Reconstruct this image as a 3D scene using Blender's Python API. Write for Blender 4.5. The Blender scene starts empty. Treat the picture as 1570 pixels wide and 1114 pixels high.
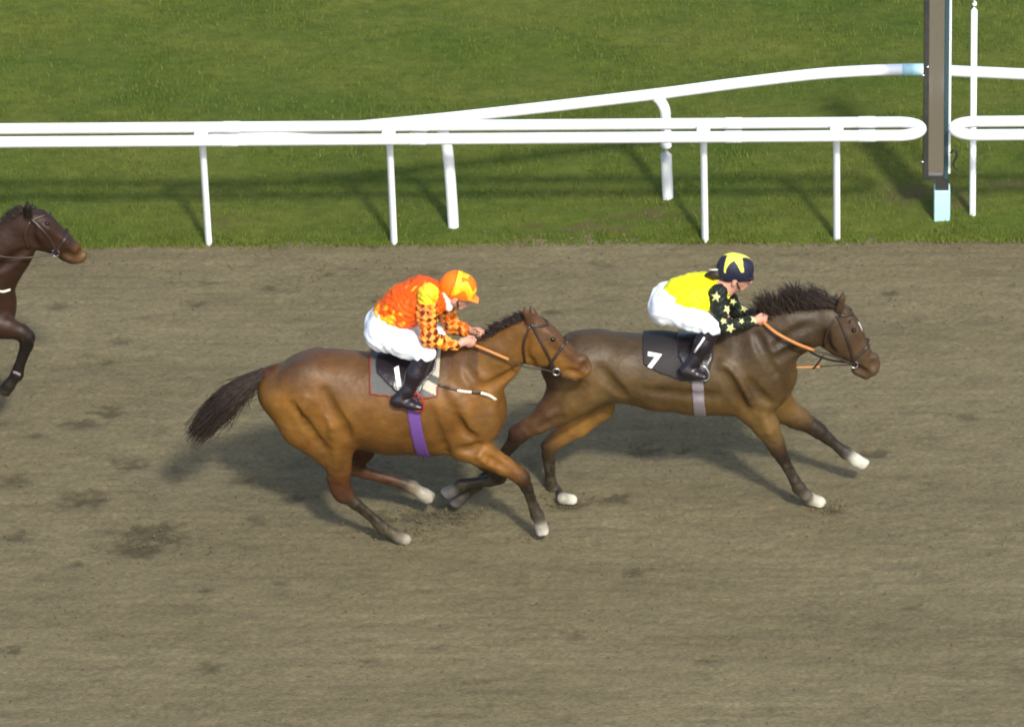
import bpy, math, random
import numpy as np
random.seed(7); rng = np.random.default_rng(7)
sc = bpy.context.scene
COL = sc.collection

# ------------------------------------------------------------------ camera
FPX, DIST = 9540.0, 45.5
E_, PSI, RHO = math.radians(31), math.radians(3.05), math.radians(1.9)
D = np.array([-math.sin(PSI)*math.cos(E_), math.cos(PSI)*math.cos(E_), -math.sin(E_)])
_r0 = np.array([math.cos(PSI), math.sin(PSI), 0.0]); _u0 = np.cross(_r0, D)
R_ = math.cos(RHO)*_r0 - math.sin(RHO)*_u0
U_ = math.sin(RHO)*_r0 + math.cos(RHO)*_u0
CAM = -D*DIST
cd = bpy.data.cameras.new('camera'); cam = bpy.data.objects.new('camera', cd); COL.objects.link(cam)
from mathutils import Matrix, Vector
cam.matrix_world = Matrix(((R_[0], U_[0], -D[0], CAM[0]), (R_[1], U_[1], -D[1], CAM[1]), (R_[2], U_[2], -D[2], CAM[2]), (0, 0, 0, 1)))
cd.sensor_width = 36; cd.lens = FPX/1570*36; cd.clip_end = 2000
sc.camera = cam

# ------------------------------------------------------------------ world, floodlight direction, exposure
SUN_TO = Vector((0.37, -0.90, 1.0)).normalized()     # towards the light
world = bpy.data.worlds.new("World"); sc.world = world; world.use_nodes = True
wn = world.node_tree; wn.nodes.clear()
wo = wn.nodes.new('ShaderNodeOutputWorld'); bg = wn.nodes.new('ShaderNodeBackground'); sky = wn.nodes.new('ShaderNodeTexSky')
sky.sky_type = 'NISHITA'; sky.sun_disc = False
sky.dust_density = 2.5; sky.sun_elevation = math.asin(SUN_TO.z); sky.sun_rotation = math.atan2(SUN_TO.x, SUN_TO.y)
bg.inputs['Strength'].default_value = 0.15
wn.links.new(sky.outputs[0], bg.inputs[0]); wn.links.new(bg.outputs[0], wo.inputs[0])
ld = bpy.data.lights.new('sun', 'SUN'); lo = bpy.data.objects.new('sun', ld); COL.objects.link(lo)
ld.energy = 2.3; ld.angle = math.radians(5.0); ld.color = (1.0, 0.95, 0.82)
lo.rotation_euler = SUN_TO.to_track_quat('Z', 'Y').to_euler(); lo.location = (0, -10, 20)
sc.view_settings.view_transform = 'Standard'; sc.view_settings.look = 'None'
sc.view_settings.gamma = 1; sc.view_settings.exposure = 0.70
try:
    sc.cycles.filter_width = 1.9
except Exception: pass

# ------------------------------------------------------------------ point helpers (turn a measured picture point into a place in the world)
def ray(px, py):
    return D*FPX + R_*(px-785) - U_*(py-557)
def at(px, py, Y):
    v = ray(px, py); return CAM + v*((Y-CAM[1])/v[1])
def ground(px, py, z=0.0):
    v = ray(px, py); return CAM + v*((z-CAM[2])/v[2])

# ------------------------------------------------------------------ scene-object helpers
def tag(o, label=None, cat=None, group=None, kind=None):
    if label: o['label'] = label
    if cat: o['category'] = cat
    if group: o['group'] = group
    if kind: o['kind'] = kind
    return o
def empty(name, loc=(0, 0, 0)):
    o = bpy.data.objects.new(name, None); COL.objects.link(o); o.location = loc; o.empty_display_size = 0.2
    return o
def mesh_obj(name, V, F, m, parent=None, cols=None, smooth=True):
    me = bpy.data.meshes.new(name)
    V = np.asarray(V, float)
    if parent is not None:
        off = np.array(parent.location[:])
        p = parent.parent
        while p is not None: off = off + np.array(p.location[:]); p = p.parent
        V = V - off
    me.from_pydata(V.tolist(), [], [list(map(int, f)) for f in F])
    if cols is not None:
        a = me.color_attributes.new('coat', 'FLOAT_COLOR', 'POINT')
        c = np.ones((len(V), 4), np.float32); c[:, :3] = cols
        a.data.foreach_set('color', c.ravel())
    if smooth: me.polygons.foreach_set('use_smooth', [True]*len(me.polygons))
    me.materials.append(m); me.update()
    o = bpy.data.objects.new(name, me); COL.objects.link(o)
    if parent is not None: o.parent = parent
    return o

# ------------------------------------------------------------------ materials
def mat(name, col=(0.5, 0.5, 0.5), rough=0.6, metal=0.0, attr=False, noise=0.0, nscale=8.0, bump=0.0, bscale=60.0, sheen=0.0, spec=0.5, stretch=None):
    m = bpy.data.materials.new(name); m.use_nodes = True
    nt = m.node_tree; N = nt.nodes; L = nt.links; b = N['Principled BSDF']
    b.inputs['Roughness'].default_value = rough; b.inputs['Metallic'].default_value = metal
    b.inputs['Specular IOR Level'].default_value = spec
    if sheen: b.inputs['Sheen Weight'].default_value = sheen; b.inputs['Sheen Roughness'].default_value = 0.4
    tc = N.new('ShaderNodeTexCoord')
    src = tc.outputs['Object']
    if stretch:
        mp = N.new('ShaderNodeMapping'); mp.inputs['Scale'].default_value = stretch
        L.new(src, mp.inputs[0]); src = mp.outputs[0]
    if attr:
        a = N.new('ShaderNodeAttribute'); a.attribute_name = 'coat'; cs = a.outputs['Color']
    else:
        rg = N.new('ShaderNodeRGB'); rg.outputs[0].default_value = (*col, 1); cs = rg.outputs[0]
    if noise:
        nz = N.new('ShaderNodeTexNoise'); nz.inputs['Scale'].default_value = nscale; nz.inputs['Detail'].default_value = 5
        mr = N.new('ShaderNodeMapRange'); mr.inputs[1].default_value = 0.3; mr.inputs[2].default_value = 0.7
        mr.inputs[3].default_value = 1-noise; mr.inputs[4].default_value = 1+noise
        vm = N.new('ShaderNodeVectorMath'); vm.operation = 'SCALE'
        L.new(src, nz.inputs['Vector']); L.new(nz.outputs['Fac'], mr.inputs[0])
        L.new(cs, vm.inputs[0]); L.new(mr.outputs[0], vm.inputs['Scale']); cs = vm.outputs[0]
    L.new(cs, b.inputs['Base Color'])
    if bump:
        n2 = N.new('ShaderNodeTexNoise'); n2.inputs['Scale'].default_value = bscale; n2.inputs['Detail'].default_value = 4
        bp = N.new('ShaderNodeBump'); bp.inputs['Strength'].default_value = 1.0; bp.inputs['Distance'].default_value = bump
        L.new(src, n2.inputs['Vector']); L.new(n2.outputs['Fac'], bp.inputs['Height']); L.new(bp.outputs[0], b.inputs['Normal'])
    return m
M = dict(
    coat=mat('horse_coat', rough=0.49, attr=True, noise=0.20, nscale=9, bump=0.006, bscale=18, spec=0.28),
    hair=mat('horse_hair', (0.022, 0.012, 0.007), 0.65, noise=0.35, nscale=30),
    skin=mat('skin', rough=0.5, attr=True, noise=0.06, nscale=30),
    silk=mat('silk', rough=0.55, attr=True, noise=0.05, nscale=20, bump=0.010, bscale=13, spec=0.25),
    breech=mat('white_breeches', (0.84, 0.88, 0.91), 0.6, bump=0.012, bscale=9),
    boot=mat('black_leather', (0.014, 0.010, 0.013), 0.28, attr=False, bump=0.004, bscale=30),
    tack=mat('dark_leather', (0.030, 0.018, 0.012), 0.45),
    rubber=mat('orange_rein', (0.50, 0.20, 0.055), 0.6),
    pale=mat('cream_webbing', (0.65, 0.62, 0.50), 0.6),
    purple=mat('purple_girth', (0.105, 0.042, 0.20), 0.6),
    grey_girth=mat('lavender_girth', (0.17, 0.15, 0.16), 0.6),
    cloth=mat('saddle_cloth', rough=0.7, attr=True, noise=0.1, nscale=14, bump=0.004, bscale=40),
    white=mat('white_print', (0.8, 0.82, 0.8), 0.6),
    steel=mat('steel', (0.6, 0.6, 0.6), 0.25, metal=1.0),
    red=mat('red_iron', (0.32, 0.012, 0.010), 0.35),
    eye=mat('eye', (0.006, 0.004, 0.003), 0.08),
    plastic=mat('white_plastic_rail', (0.88, 0.91, 0.92), 0.35, noise=0.03, nscale=5),
    blue_white=mat('painted_base', (0.46, 0.74, 0.78), 0.5, noise=0.08, nscale=9),
    frame=mat('dark_metal_frame', (0.035, 0.036, 0.032), 0.5, noise=0.2, nscale=12),
    mirror=mat('mirror_face', (0.93, 0.92, 0.97), 0.22, metal=1.0, bump=0.0005, bscale=9),
    teal=mat('teal_frame', (0.03, 0.075, 0.085), 0.5),
)

# ------------------------------------------------------------------ smooth-union solid modelling: elliptical cones joined into one field, meshed with surface nets
def prim(A, B, r0, r1=None, l0=None, l1=None, k=0.05, c=None):
    """cone A->B, radius r in the vertical plane, l across the body, blend k, colour c"""
    r1 = r0 if r1 is None else r1; l0 = r0 if l0 is None else l0; l1 = (r1 if l1 is None else l1)
    return dict(A=np.array(A, float), B=np.array(B, float), r0=r0, r1=r1, l0=l0, l1=l1, k=k, c=c)
def pdist(p, X, Y, Z):
    A, B = p['A'], p['B']; d = B-A; dd = float(d@d)+1e-9
    t = np.clip(((X-A[0])*d[0]+(Y-A[1])*d[1]+(Z-A[2])*d[2])/dd, 0, 1)
    qx = X-A[0]-t*d[0]; qy = Y-A[1]-t*d[1]; qz = Z-A[2]-t*d[2]
    r = p['r0']+t*(p['r1']-p['r0']); l = p['l0']+t*(p['l1']-p['l0'])
    s = qx*qx+qz*qz; y2 = qy*qy
    k0 = np.sqrt(s/(r*r)+y2/(l*l))+1e-6; k1 = np.sqrt(s/(r**4)+y2/(l**4))+1e-6
    return k0*(k0-1)/k1
def smin(a, b, k):
    h = np.maximum(k-np.abs(a-b), 0)/k
    return np.minimum(a, b)-h*h*k*0.25
FAR = 0.15
class Shape:
    def __init__(s): s.groups = []; s.carve = []; s.late = []; s.soles = []
    def add(s, prims, k=0.05): s.groups.append((prims, k)); return s
    def bounds(s, m=0.03):
        lo = np.full(3, 9e9); hi = -lo
        for ps, _ in s.groups:
            for p in ps:
                r = max(p['r0'], p['l0'], p['r1'], p['l1'])
                lo = np.minimum(lo, np.minimum(p['A'], p['B'])-r-m); hi = np.maximum(hi, np.maximum(p['A'], p['B'])+r+m)
        return lo, hi
    def grid(s, xs, ys, zs):
        out = None
        def blk(p, mg):
            r = max(p['r0'], p['l0'], p['r1'], p['l1'])+mg
            lo = np.minimum(p['A'], p['B'])-r; hi = np.maximum(p['A'], p['B'])+r
            return tuple(slice(np.searchsorted(a, lo[i]), np.searchsorted(a, hi[i])) for i, a in enumerate((xs, ys, zs)))
        shp = (len(xs), len(ys), len(zs))
        for ps, kg in s.groups:
            F = np.full(shp, FAR, np.float32)
            for p in ps:
                b = blk(p, FAR)
                if any(q.stop <= q.start for q in b): continue
                d = pdist(p, xs[b[0]][:, None, None], ys[b[1]][None, :, None], zs[b[2]][None, None, :]).astype(np.float32)
                F[b] = smin(F[b], np.minimum(d, FAR), p['k'])
            out = F if out is None else smin(out, F, kg)
        for c, n, rr in s.soles:      # flat sole under a hoof
            b = tuple(slice(np.searchsorted(a, c[i]-rr), np.searchsorted(a, c[i]+rr)) for i, a in enumerate((xs, ys, zs)))
            X, Y, Z = xs[b[0]][:, None, None], ys[b[1]][None, :, None], zs[b[2]][None, None, :]
            pl = (X-c[0])*n[0]+(Y-c[1])*n[1]+(Z-c[2])*n[2]
            ins = ((X-c[0])**2+(Y-c[1])**2+(Z-c[2])**2) < rr*rr
            out[b] = np.where(ins, np.maximum(out[b], pl), out[b])
        for p in s.carve:
            b = blk(p, 0.05)
            d = pdist(p, xs[b[0]][:, None, None], ys[b[1]][None, :, None], zs[b[2]][None, None, :]).astype(np.float32)
            out[b] = -smin(-out[b], d, p['k'])
        return out
    def pts(s, P):
        X, Y, Z = P[:, 0], P[:, 1], P[:, 2]; out = None
        for ps, kg in s.groups:
            F = np.full(len(P), FAR)
            for p in ps: F = smin(F, np.minimum(pdist(p, X, Y, Z), FAR), p['k'])
            out = F if out is None else smin(out, F, kg)
        return out
    def colors(s, P, base, sharp=0.012):
        X, Y, Z = P[:, 0], P[:, 1], P[:, 2]; W = np.zeros(len(P)); C = np.zeros((len(P), 3))
        for ps, _ in s.groups:
            for p in ps:
                w = np.exp(-np.clip(pdist(p, X, Y, Z), -0.03, 0.4)/sharp)+1e-12
                c = base if p['c'] is None else p['c']
                W += w; C += w[:, None]*np.array(c)
        return C/W[:, None]
def surface_nets(F, lo, h):
    S = F < 0
    c = [S[i:F.shape[0]-1+i, j:F.shape[1]-1+j, k:F.shape[2]-1+k] for i in (0, 1) for j in (0, 1) for k in (0, 1)]
    n = sum(a.astype(np.int8) for a in c); act = (n > 0) & (n < 8)
    I = np.argwhere(act); idx = np.full(act.shape, -1, np.int32); idx[act] = np.arange(len(I))
    off = [(i, j, k) for i in (0, 1) for j in (0, 1) for k in (0, 1)]
    v = np.stack([F[I[:, 0]+o[0], I[:, 1]+o[1], I[:, 2]+o[2]] for o in off], 1).astype(float)
    acc = np.zeros((len(I), 3)); cnt = np.zeros(len(I))
    for a in range(8):
        for b in range(a+1, 8):
            oa, ob = np.array(off[a]), np.array(off[b])
            if np.abs(oa-ob).sum() != 1: continue
            va, vb = v[:, a], v[:, b]; m = (va < 0) != (vb < 0)
            t = np.where(m, va/np.where(m, va-vb, 1), 0)
            acc += m[:, None]*(oa+t[:, None]*(ob-oa)); cnt += m
    V = (I+acc/np.maximum(cnt, 1)[:, None])*h+lo
    Q = []
    for ax in range(3):
        b_, c_ = (ax+1) % 3, (ax+2) % 3
        sl0 = [slice(1, -1)]*3; sl0[ax] = slice(0, -1); sl1 = list(sl0); sl1[ax] = slice(1, None)
        s0, s1 = S[tuple(sl0)], S[tuple(sl1)]
        E = np.argwhere(s0 != s1); flip = s0[tuple(E.T)]
        st = np.ones(3, int); st[ax] = 0; E = E+st
        eb = np.zeros(3, int); eb[b_] = 1; ec = np.zeros(3, int); ec[c_] = 1
        q = [E-eb-ec, E-ec, E, E-eb]
        q = np.stack([idx[tuple(a.T)] for a in q], 1)
        q[~flip] = q[~flip][:, ::-1]; Q.append(q)
    Q = np.concatenate(Q); Q = Q[(Q >= 0).all(1)]
    return V, Q
def smooth(V, Q, it=2, lam=0.5):
    e = np.concatenate([Q[:, [0, 1]], Q[:, [1, 2]], Q[:, [2, 3]], Q[:, [3, 0]]])
    for _ in range(it):
        S = np.zeros_like(V); n = np.zeros(len(V))
        for a, b in ((0, 1), (1, 0)):
            np.add.at(S, e[:, a], V[e[:, b]]); np.add.at(n, e[:, a], 1)
        V = V+lam*(S/np.maximum(n, 1)[:, None]-V)
    return V
def build(name, shape, h, m, parent, base=(0.5, 0.5, 0.5), mod=None, colfn=None, lohi=None, it=2, sharp=0.012):
    lo, hi = lohi if lohi else shape.bounds()
    xs, ys, zs = [np.arange(lo[i], hi[i], h) for i in range(3)]
    F = shape.grid(xs, ys, zs)
    if mod is not None: F = mod(F, xs[:, None, None], ys[None, :, None], zs[None, None, :])
    V, Q = surface_nets(F, np.array([xs[0], ys[0], zs[0]]), h)
    V = smooth(V, Q, it)
    C = shape.colors(V, base, sharp)
    if colfn: C = colfn(V, C)
    return mesh_obj(name, V, Q, m, parent, C)

def tube(path, r, n=8, closed=False, flat=1.0, flat_axis=None):
    """swept tube along a list of points; r is a number or a list"""
    P = np.array(path, float); k = len(P); rr = np.full(k, r) if np.isscalar(r) else np.array(r, float)
    V = []; F = []; ref = np.array([0, 0, 1.0])
    for i in range(k):
        a = P[(i-1) % k] if (i or closed) else P[0]; b = P[(i+1) % k] if (i < k-1 or closed) else P[-1]
        t = b-a; t /= np.linalg.norm(t)+1e-12
        s = np.cross(t, ref) if flat_axis is None else np.cross(flat_axis, t)
        if np.linalg.norm(s) < 1e-3: s = np.cross(t, np.array([1.0, 0, 0]))
        s /= np.linalg.norm(s); u = np.cross(s, t)
        for j in range(n):
            a_ = 2*math.pi*j/n; V.append(P[i]+rr[i]*(math.cos(a_)*s+flat*math.sin(a_)*u))
    m = k if closed else k-1
    for i in range(m):
        for j in range(n):
            F.append((i*n+j, i*n+(j+1) % n, ((i+1) % k)*n+(j+1) % n, ((i+1) % k)*n+j))
    if not closed:
        F.append(list(range(n))[::-1]); F.append([(k-1)*n+j for j in range(n)])
    return V, F
class MB:
    def __init__(s): s.V = []; s.F = []
    def add(s, VF):
        o = len(s.V); s.V += [np.array(v) for v in VF[0]]; s.F += [[i+o for i in f] for f in VF[1]]; return s
    def box(s, x0, x1, y0, y1, z0, z1, b=0.0):
        V = []; F = []
        # bevelled in plan: 8-sided prism with shrunk caps
        def ring(z, i):
            bx = b
            return [(x0+bx+i, y0+i, z), (x1-bx-i, y0+i, z), (x1-i, y0+bx+i, z), (x1-i, y1-bx-i, z), (x1-bx-i, y1-i, z), (x0+bx+i, y1-i, z), (x0+i, y1-bx-i, z), (x0+i, y0+bx+i, z)]
        lv = [(z0, b), (z0+b, 0), (z1-b, 0), (z1, b)] if b else [(z0, 0), (z1, 0)]
        if not b:
            V = [(x, y, z) for z in (z0, z1) for x, y in ((x0, y0), (x1, y0), (x1, y1), (x0, y1))]
            F = [(3, 2, 1, 0), (4, 5, 6, 7), (0, 1, 5, 4), (1, 2, 6, 5), (2, 3, 7, 6), (3, 0, 4, 7)]
            return s.add((V, F))
        for z, i in lv: V += ring(z, i)
        for q in range(3):
            for j in range(8): F.append((q*8+j, q*8+(j+1) % 8, (q+1)*8+(j+1) % 8, (q+1)*8+j))
        F.append(list(range(8))[::-1]); F.append([24+j for j in range(8)])
        return s.add((V, F))
    def obj(s, name, m, parent=None, sm=True): return mesh_obj(name, s.V, s.F, m, parent, smooth=sm)
def spline(P, n=6):
    P = [np.array(p, float) for p in P]; P = [2*P[0]-P[1]]+P+[2*P[-1]-P[-2]]; out = []
    for i in range(1, len(P)-2):
        for j in range(n):
            t = j/n; a, b, c, d = P[i-1:i+3]
            out.append(0.5*((2*b)+(c-a)*t+(2*a-5*b+4*c-d)*t*t+(-a+3*b-3*c+d)*t**3))
    out.append(P[-2]); return out

# value noise in numpy for the ground relief
def vnoise(X, Y, seed, sx, sy):
    r = np.random.default_rng(seed); T = r.random((256, 256))
    x, y = X*sx, Y*sy; xi, yi = np.floor(x).astype(int), np.floor(y).astype(int); fx, fy = x-xi, y-yi
    fx = fx*fx*(3-2*fx); fy = fy*fy*(3-2*fy); g = lambda a, b: T[a % 256, b % 256]
    return (g(xi, yi)*(1-fx)+g(xi+1, yi)*fx)*(1-fy)+(g(xi, yi+1)*(1-fx)+g(xi+1, yi+1)*fx)*fy

exec_parts = []
EDGE = 1.72       # where the turf meets the sand
def edge_y(x): return EDGE+0.025*(vnoise(x, x*0+3, 11, 2.1, 1)-0.5)*2+0.03*(vnoise(x, x*0+9, 12, 9, 1)-0.5)

# ------------------------------------------------------------------ ground, sand track, turf
def ground_mat(name, kind):
    m = bpy.data.materials.new(name); m.use_nodes = True
    nt = m.node_tree; N = nt.nodes; L = nt.links; b = N['Principled BSDF']; b.inputs['Roughness'].default_value = 0.9
    b.inputs['Specular IOR Level'].default_value = 0.15
    tc = N.new('ShaderNodeTexCoord')
    def nz(scale, stretch=(1, 1, 1), detail=5, rough=0.6):
        mp = N.new('ShaderNodeMapping'); mp.inputs['Scale'].default_value = stretch
        n = N.new('ShaderNodeTexNoise'); n.inputs['Scale'].default_value = scale; n.inputs['Detail'].default_value = detail; n.inputs['Roughness'].default_value = rough
        L.new(tc.outputs['Object'], mp.inputs[0]); L.new(mp.outputs[0], n.inputs['Vector']); return n.outputs['Fac']
    def ramp(src, a, b_, c0, c1):
        r = N.new('ShaderNodeValToRGB'); r.color_ramp.elements[0].position = a; r.color_ramp.elements[1].position = b_
        r.color_ramp.elements[0].color = (*c0, 1); r.color_ramp.elements[1].color = (*c1, 1); L.new(src, r.inputs[0]); return r.outputs[0]
    def mix(f, a, b_, mode='MIX'):
        x = N.new('ShaderNodeMix'); x.data_type = 'RGBA'; x.blend_type = mode
        if isinstance(f, float): x.inputs[0].default_value = f
        else: L.new(f, x.inputs[0])
        L.new(a, x.inputs[6]); L.new(b_, x.inputs[7]); return x.outputs[2]
    if kind == 'sand':
        c1 = ramp(nz(0.55, (0.5, 1.6, 1), 4), 0.32, 0.7, (0.142, 0.121, 0.070), (0.186, 0.162, 0.096))
        c2 = ramp(nz(5, (0.5, 1.7, 1), 6), 0.3, 0.72, (0.84, 0.83, 0.82), (1.12, 1.11, 1.10))
        c3 = ramp(nz(38, (0.7, 1.3, 1), 4, 0.75), 0.32, 0.68, (0.70, 0.70, 0.69), (1.25, 1.25, 1.24))
        c = mix(1.0, mix(1.0, c1, c2, 'MULTIPLY'), c3, 'MULTIPLY')
        h1 = nz(60, (0.8, 1.4, 1), 5, 0.7)
        bp = N.new('ShaderNodeBump'); bp.inputs['Distance'].default_value = 0.012; L.new(h1, bp.inputs['Height']); L.new(bp.outputs[0], b.inputs['Normal'])
    else:
        c1 = ramp(nz(0.9, (0.6, 1.3, 1), 5), 0.3, 0.72, (0.070, 0.118, 0.014), (0.150, 0.168, 0.030))
        c2 = ramp(nz(9, (0.8, 1.5, 1), 6, 0.7), 0.3, 0.7, (0.70, 0.74, 0.7), (1.25, 1.2, 1.3))
        c = mix(1.0, c1, c2, 'MULTIPLY')
        bp = N.new('ShaderNodeBump'); bp.inputs['Distance'].default_value = 0.02; L.new(nz(90, (1, 1, 1), 4, 0.8), bp.inputs['Height']); L.new(bp.outputs[0], b.inputs['Normal'])
    at_ = N.new('ShaderNodeAttribute'); at_.attribute_name = 'coat'; c = mix(1.0, c, at_.outputs['Color'], 'MULTIPLY') if kind == 'sand' else mix(at_.outputs['Alpha'], c, at_.outputs['Color'])
    L.new(c, b.inputs['Base Color'])
    return m
M['sand'] = ground_mat('sand_surface', 'sand'); M['turf'] = ground_mat('turf_surface', 'turf')

def sheet(name, xs, ys, zf, m, colf=None):
    X, Y = np.meshgrid(xs, ys, indexing='ij'); Xw, Yw, Z = zf(X, Y)
    nx, ny = X.shape; I = np.arange(nx*ny).reshape(nx, ny)
    F = np.stack([I[:-1, :-1], I[1:, :-1], I[1:, 1:], I[:-1, 1:]], -1).reshape(-1, 4)
    V = np.stack([Xw, Yw, Z], -1).reshape(-1, 3)
    o = mesh_obj(name, V, F, m, None)
    if colf:
        c = colf(V[:, 0], V[:, 1]).astype(np.float32); a = o.data.color_attributes.new('coat', 'FLOAT_COLOR', 'POINT'); a.data.foreach_set('color', c.ravel())
    return o
g_ = mesh_obj('ground', [(-700, -700, -0.12), (700, -700, -0.12), (700, 700, -0.12), (-700, 700, -0.12)], [(0, 1, 2, 3)], M['turf']); g_['kind'] = 'structure'
PRINTS = []
for px, py, s in [(235, 818, .17), (205, 838, .12), (165, 632, .09), (130, 648, .09), (200, 710, .08), (130, 764, .12), (15, 738, .08), (185, 523, .06), (25, 820, .08),
                  (985, 690, .09), (870, 772, .08), (940, 762, .07), (690, 785, .12), (640, 790, .08), (1275, 782, .05), (300, 465, .06), (90, 470, .06), (1360, 450, .05), (450, 762, .07), (1480, 640, .05), (1400, 930, .05), (560, 1010, .05), (1080, 1010, .05)]:
    g = ground(px, py); PRINTS.append((g[0], g[1], s))
for _ in range(60):
    PRINTS.append((rng.uniform(-6, 6), rng.uniform(-6, 1.5), rng.uniform(.03, .065)))
def sand_z(X, Y):
    Z = 0.012*(vnoise(X, Y, 1, 0.7, 1.5)-0.5)+0.006*(vnoise(X, Y, 2, 1.8, 9)-0.5)+0.005*(vnoise(X, Y, 3, 15, 19)-0.5)+0.012*(vnoise(X, Y, 4, 40, 42)-0.5)
    Z += 0.0012*np.sin(Y*2*math.pi/0.085+2*vnoise(X, Y, 5, .8, 1))*(0.4+vnoise(X, Y, 6, .6, 3))
    for gx, gy, s in PRINTS:
        d = np.sqrt(((X-gx)/(s*1.5))**2+((Y-gy)/s)**2)
        Z += (-0.22*s*np.exp(-d**2*1.3)*(.4+1.2*vnoise(X, Y, 9, 25, 25)))*min(1, .08/s)
    return X, Y, Z
# fine relief where the camera looks, coarse band beyond, together one track sheet
xs = np.concatenate([np.linspace(-120, -6.5, 30), np.arange(-6.4, 6.4, 0.022), np.linspace(6.5, 120, 30)])
ysn = np.concatenate([np.linspace(-16, -6.3, 12), np.arange(-6.2, 1.95, 0.022)])
def sand_col(x, y):      # damp sand turned up in scuffs and old hoof marks, faint harrow lines
    c = np.ones((len(x), 4)); n = vnoise(x, y, 61, 16, 26); n2 = vnoise(x, y, 62, 40, 50); m = np.zeros(len(x))
    for gx, gy, s in PRINTS:
        d = np.sqrt(((x-gx)/(s*1.7))**2+((y-gy)/(s*1.1))**2)+(n-.5)*1.1+(n2-.5)*.5; m = np.maximum(m, np.clip(1.15-d, 0, 1)*(1 if s > .06 else .7))
    hl_ = np.clip(vnoise(x, y, 63, .5, 7)*1.6-.75, 0, 1)*np.clip(vnoise(x, y, 64, 3, 30)*1.4-.3, 0, 1)
    sc_ = np.clip((vnoise(x, y, 65, 6, 17)*.6+vnoise(x, y, 66, 19, 40)*.4-.66)*6, 0, 1)
    k = (1-.42*np.clip(m*1.3, 0, 1))*(1-.13*hl_)*(1-.16*sc_); c[:, 0] = k; c[:, 1] = k*.99; c[:, 2] = k*.97; return c
sheet('sand_track', xs, ysn, sand_z, M['sand'], sand_col)['kind'] = 'structure'
def turf_z(X, Y):
    t = np.clip((Y-EDGE)/0.5, 0, 1); Yw = np.where(Y <= EDGE+1e-6, edge_y(X), Y)
    Z = 0.012+0.035*t+0.03*(vnoise(X, Y, 21, 1.2, 1.6)-0.5)+0.022*(vnoise(X, Y, 22, 6, 7)-0.5)+0.014*(vnoise(X, Y, 23, 22, 24)-0.5)
    Z = np.where(Y <= EDGE+1e-6, -0.05, Z)
    return X, Yw, Z
xs = np.concatenate([np.linspace(-120, -6.5, 30), np.arange(-6.4, 6.4, 0.035), np.linspace(6.5, 120, 30)])
yst = np.concatenate([[EDGE, EDGE+0.035], np.arange(EDGE+0.07, 7.5, 0.035), np.linspace(7.6, 80, 40)])
WORN = [(ground(px, py)[0], ground(px, py)[1], a, b) for px, py, a, b in ((1545, 292, .30, .07), (1405, 305, .28, .16), (1010, 335, .35, .10), (1480, 320, .2, .1), (330, 345, .2, .08), (900, 352, .4, .06))]
def worn(x, y):
    m = np.zeros(len(x)); n = vnoise(x, y, 71, 9, 12)*.6+vnoise(x, y, 72, 25, 30)*.4
    for gx, gy, a, b in WORN: m = np.maximum(m, np.clip(1.3-np.sqrt(((x-gx)/a)**2+((y-gy)/b)**2)+(n-.5)*2.2, 0, 1))
    return m
def turf_col(x, y):
    c = np.zeros((len(x), 4)); c[:, :3] = (.125, .100, .045); c[:, 3] = worn(x, y)*.75; return c
sheet('turf', xs, yst, turf_z, M['turf'], turf_col)['kind'] = 'structure'

# grass blades: uncountable ground cover in one mesh
def blades():
    n = 120000
    x = rng.uniform(-5.2, 5.2, n); y = EDGE+0.02+rng.random(n)**1.15*5.6
    ne = 9000; x[:ne] = rng.uniform(-5.2, 5.2, ne); y[:ne] = edge_y(x[:ne])+rng.uniform(-0.02, 0.16, ne)
    dens = vnoise(x, y, 31, 2.5, 3.5); keep = rng.random(n) < 0.45+0.7*dens; keep[:ne] = rng.random(ne) < 0.35+vnoise(x[:ne], y[:ne], 33, 6, 1)
    keep &= rng.random(len(x)) > worn(x, y)*.55
    x, y = x[keep], y[keep]; n = len(x)
    z = turf_z(x, np.maximum(y, EDGE+0.01))[2]-0.01
    h = rng.uniform(.018, .045, n)*(0.6+0.9*vnoise(x, y, 32, 3, 4)); w = rng.uniform(.003, .0065, n); a = rng.uniform(0, 6.28, n); ln = rng.uniform(0, .03, n); la = rng.uniform(0, 6.28, n)
    V = np.zeros((n, 3, 3)); V[:, 0] = np.stack([x-np.cos(a)*w, y-np.sin(a)*w, z], 1); V[:, 1] = np.stack([x+np.cos(a)*w, y+np.sin(a)*w, z], 1)
    V[:, 2] = np.stack([x+np.cos(la)*ln, y+np.sin(la)*ln, z+h], 1)
    c = np.array([(0.104, 0.146, 0.021)])*(0.82+0.36*rng.random((n, 1)))
    dry = (vnoise(x, y, 35, 1.5, 5)**2*0.4+worn(x, y)*.5 > rng.random(n)); c[dry] = np.array((0.16, 0.15, 0.045))*(0.7+0.5*rng.random((dry.sum(), 1)))
    # straw-coloured worn strips beside the rail end
    o = mesh_obj('grass', V.reshape(-1, 3), np.arange(n*3).reshape(-1, 3), M['blade'], None, np.repeat(c, 3, 0), smooth=False)
    tag(o, 'short green grass growing beyond the sand track', 'grass', kind='stuff')
M['blade'] = mat('grass_blade', rough=0.7, attr=True, spec=0.2)
blades()

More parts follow.
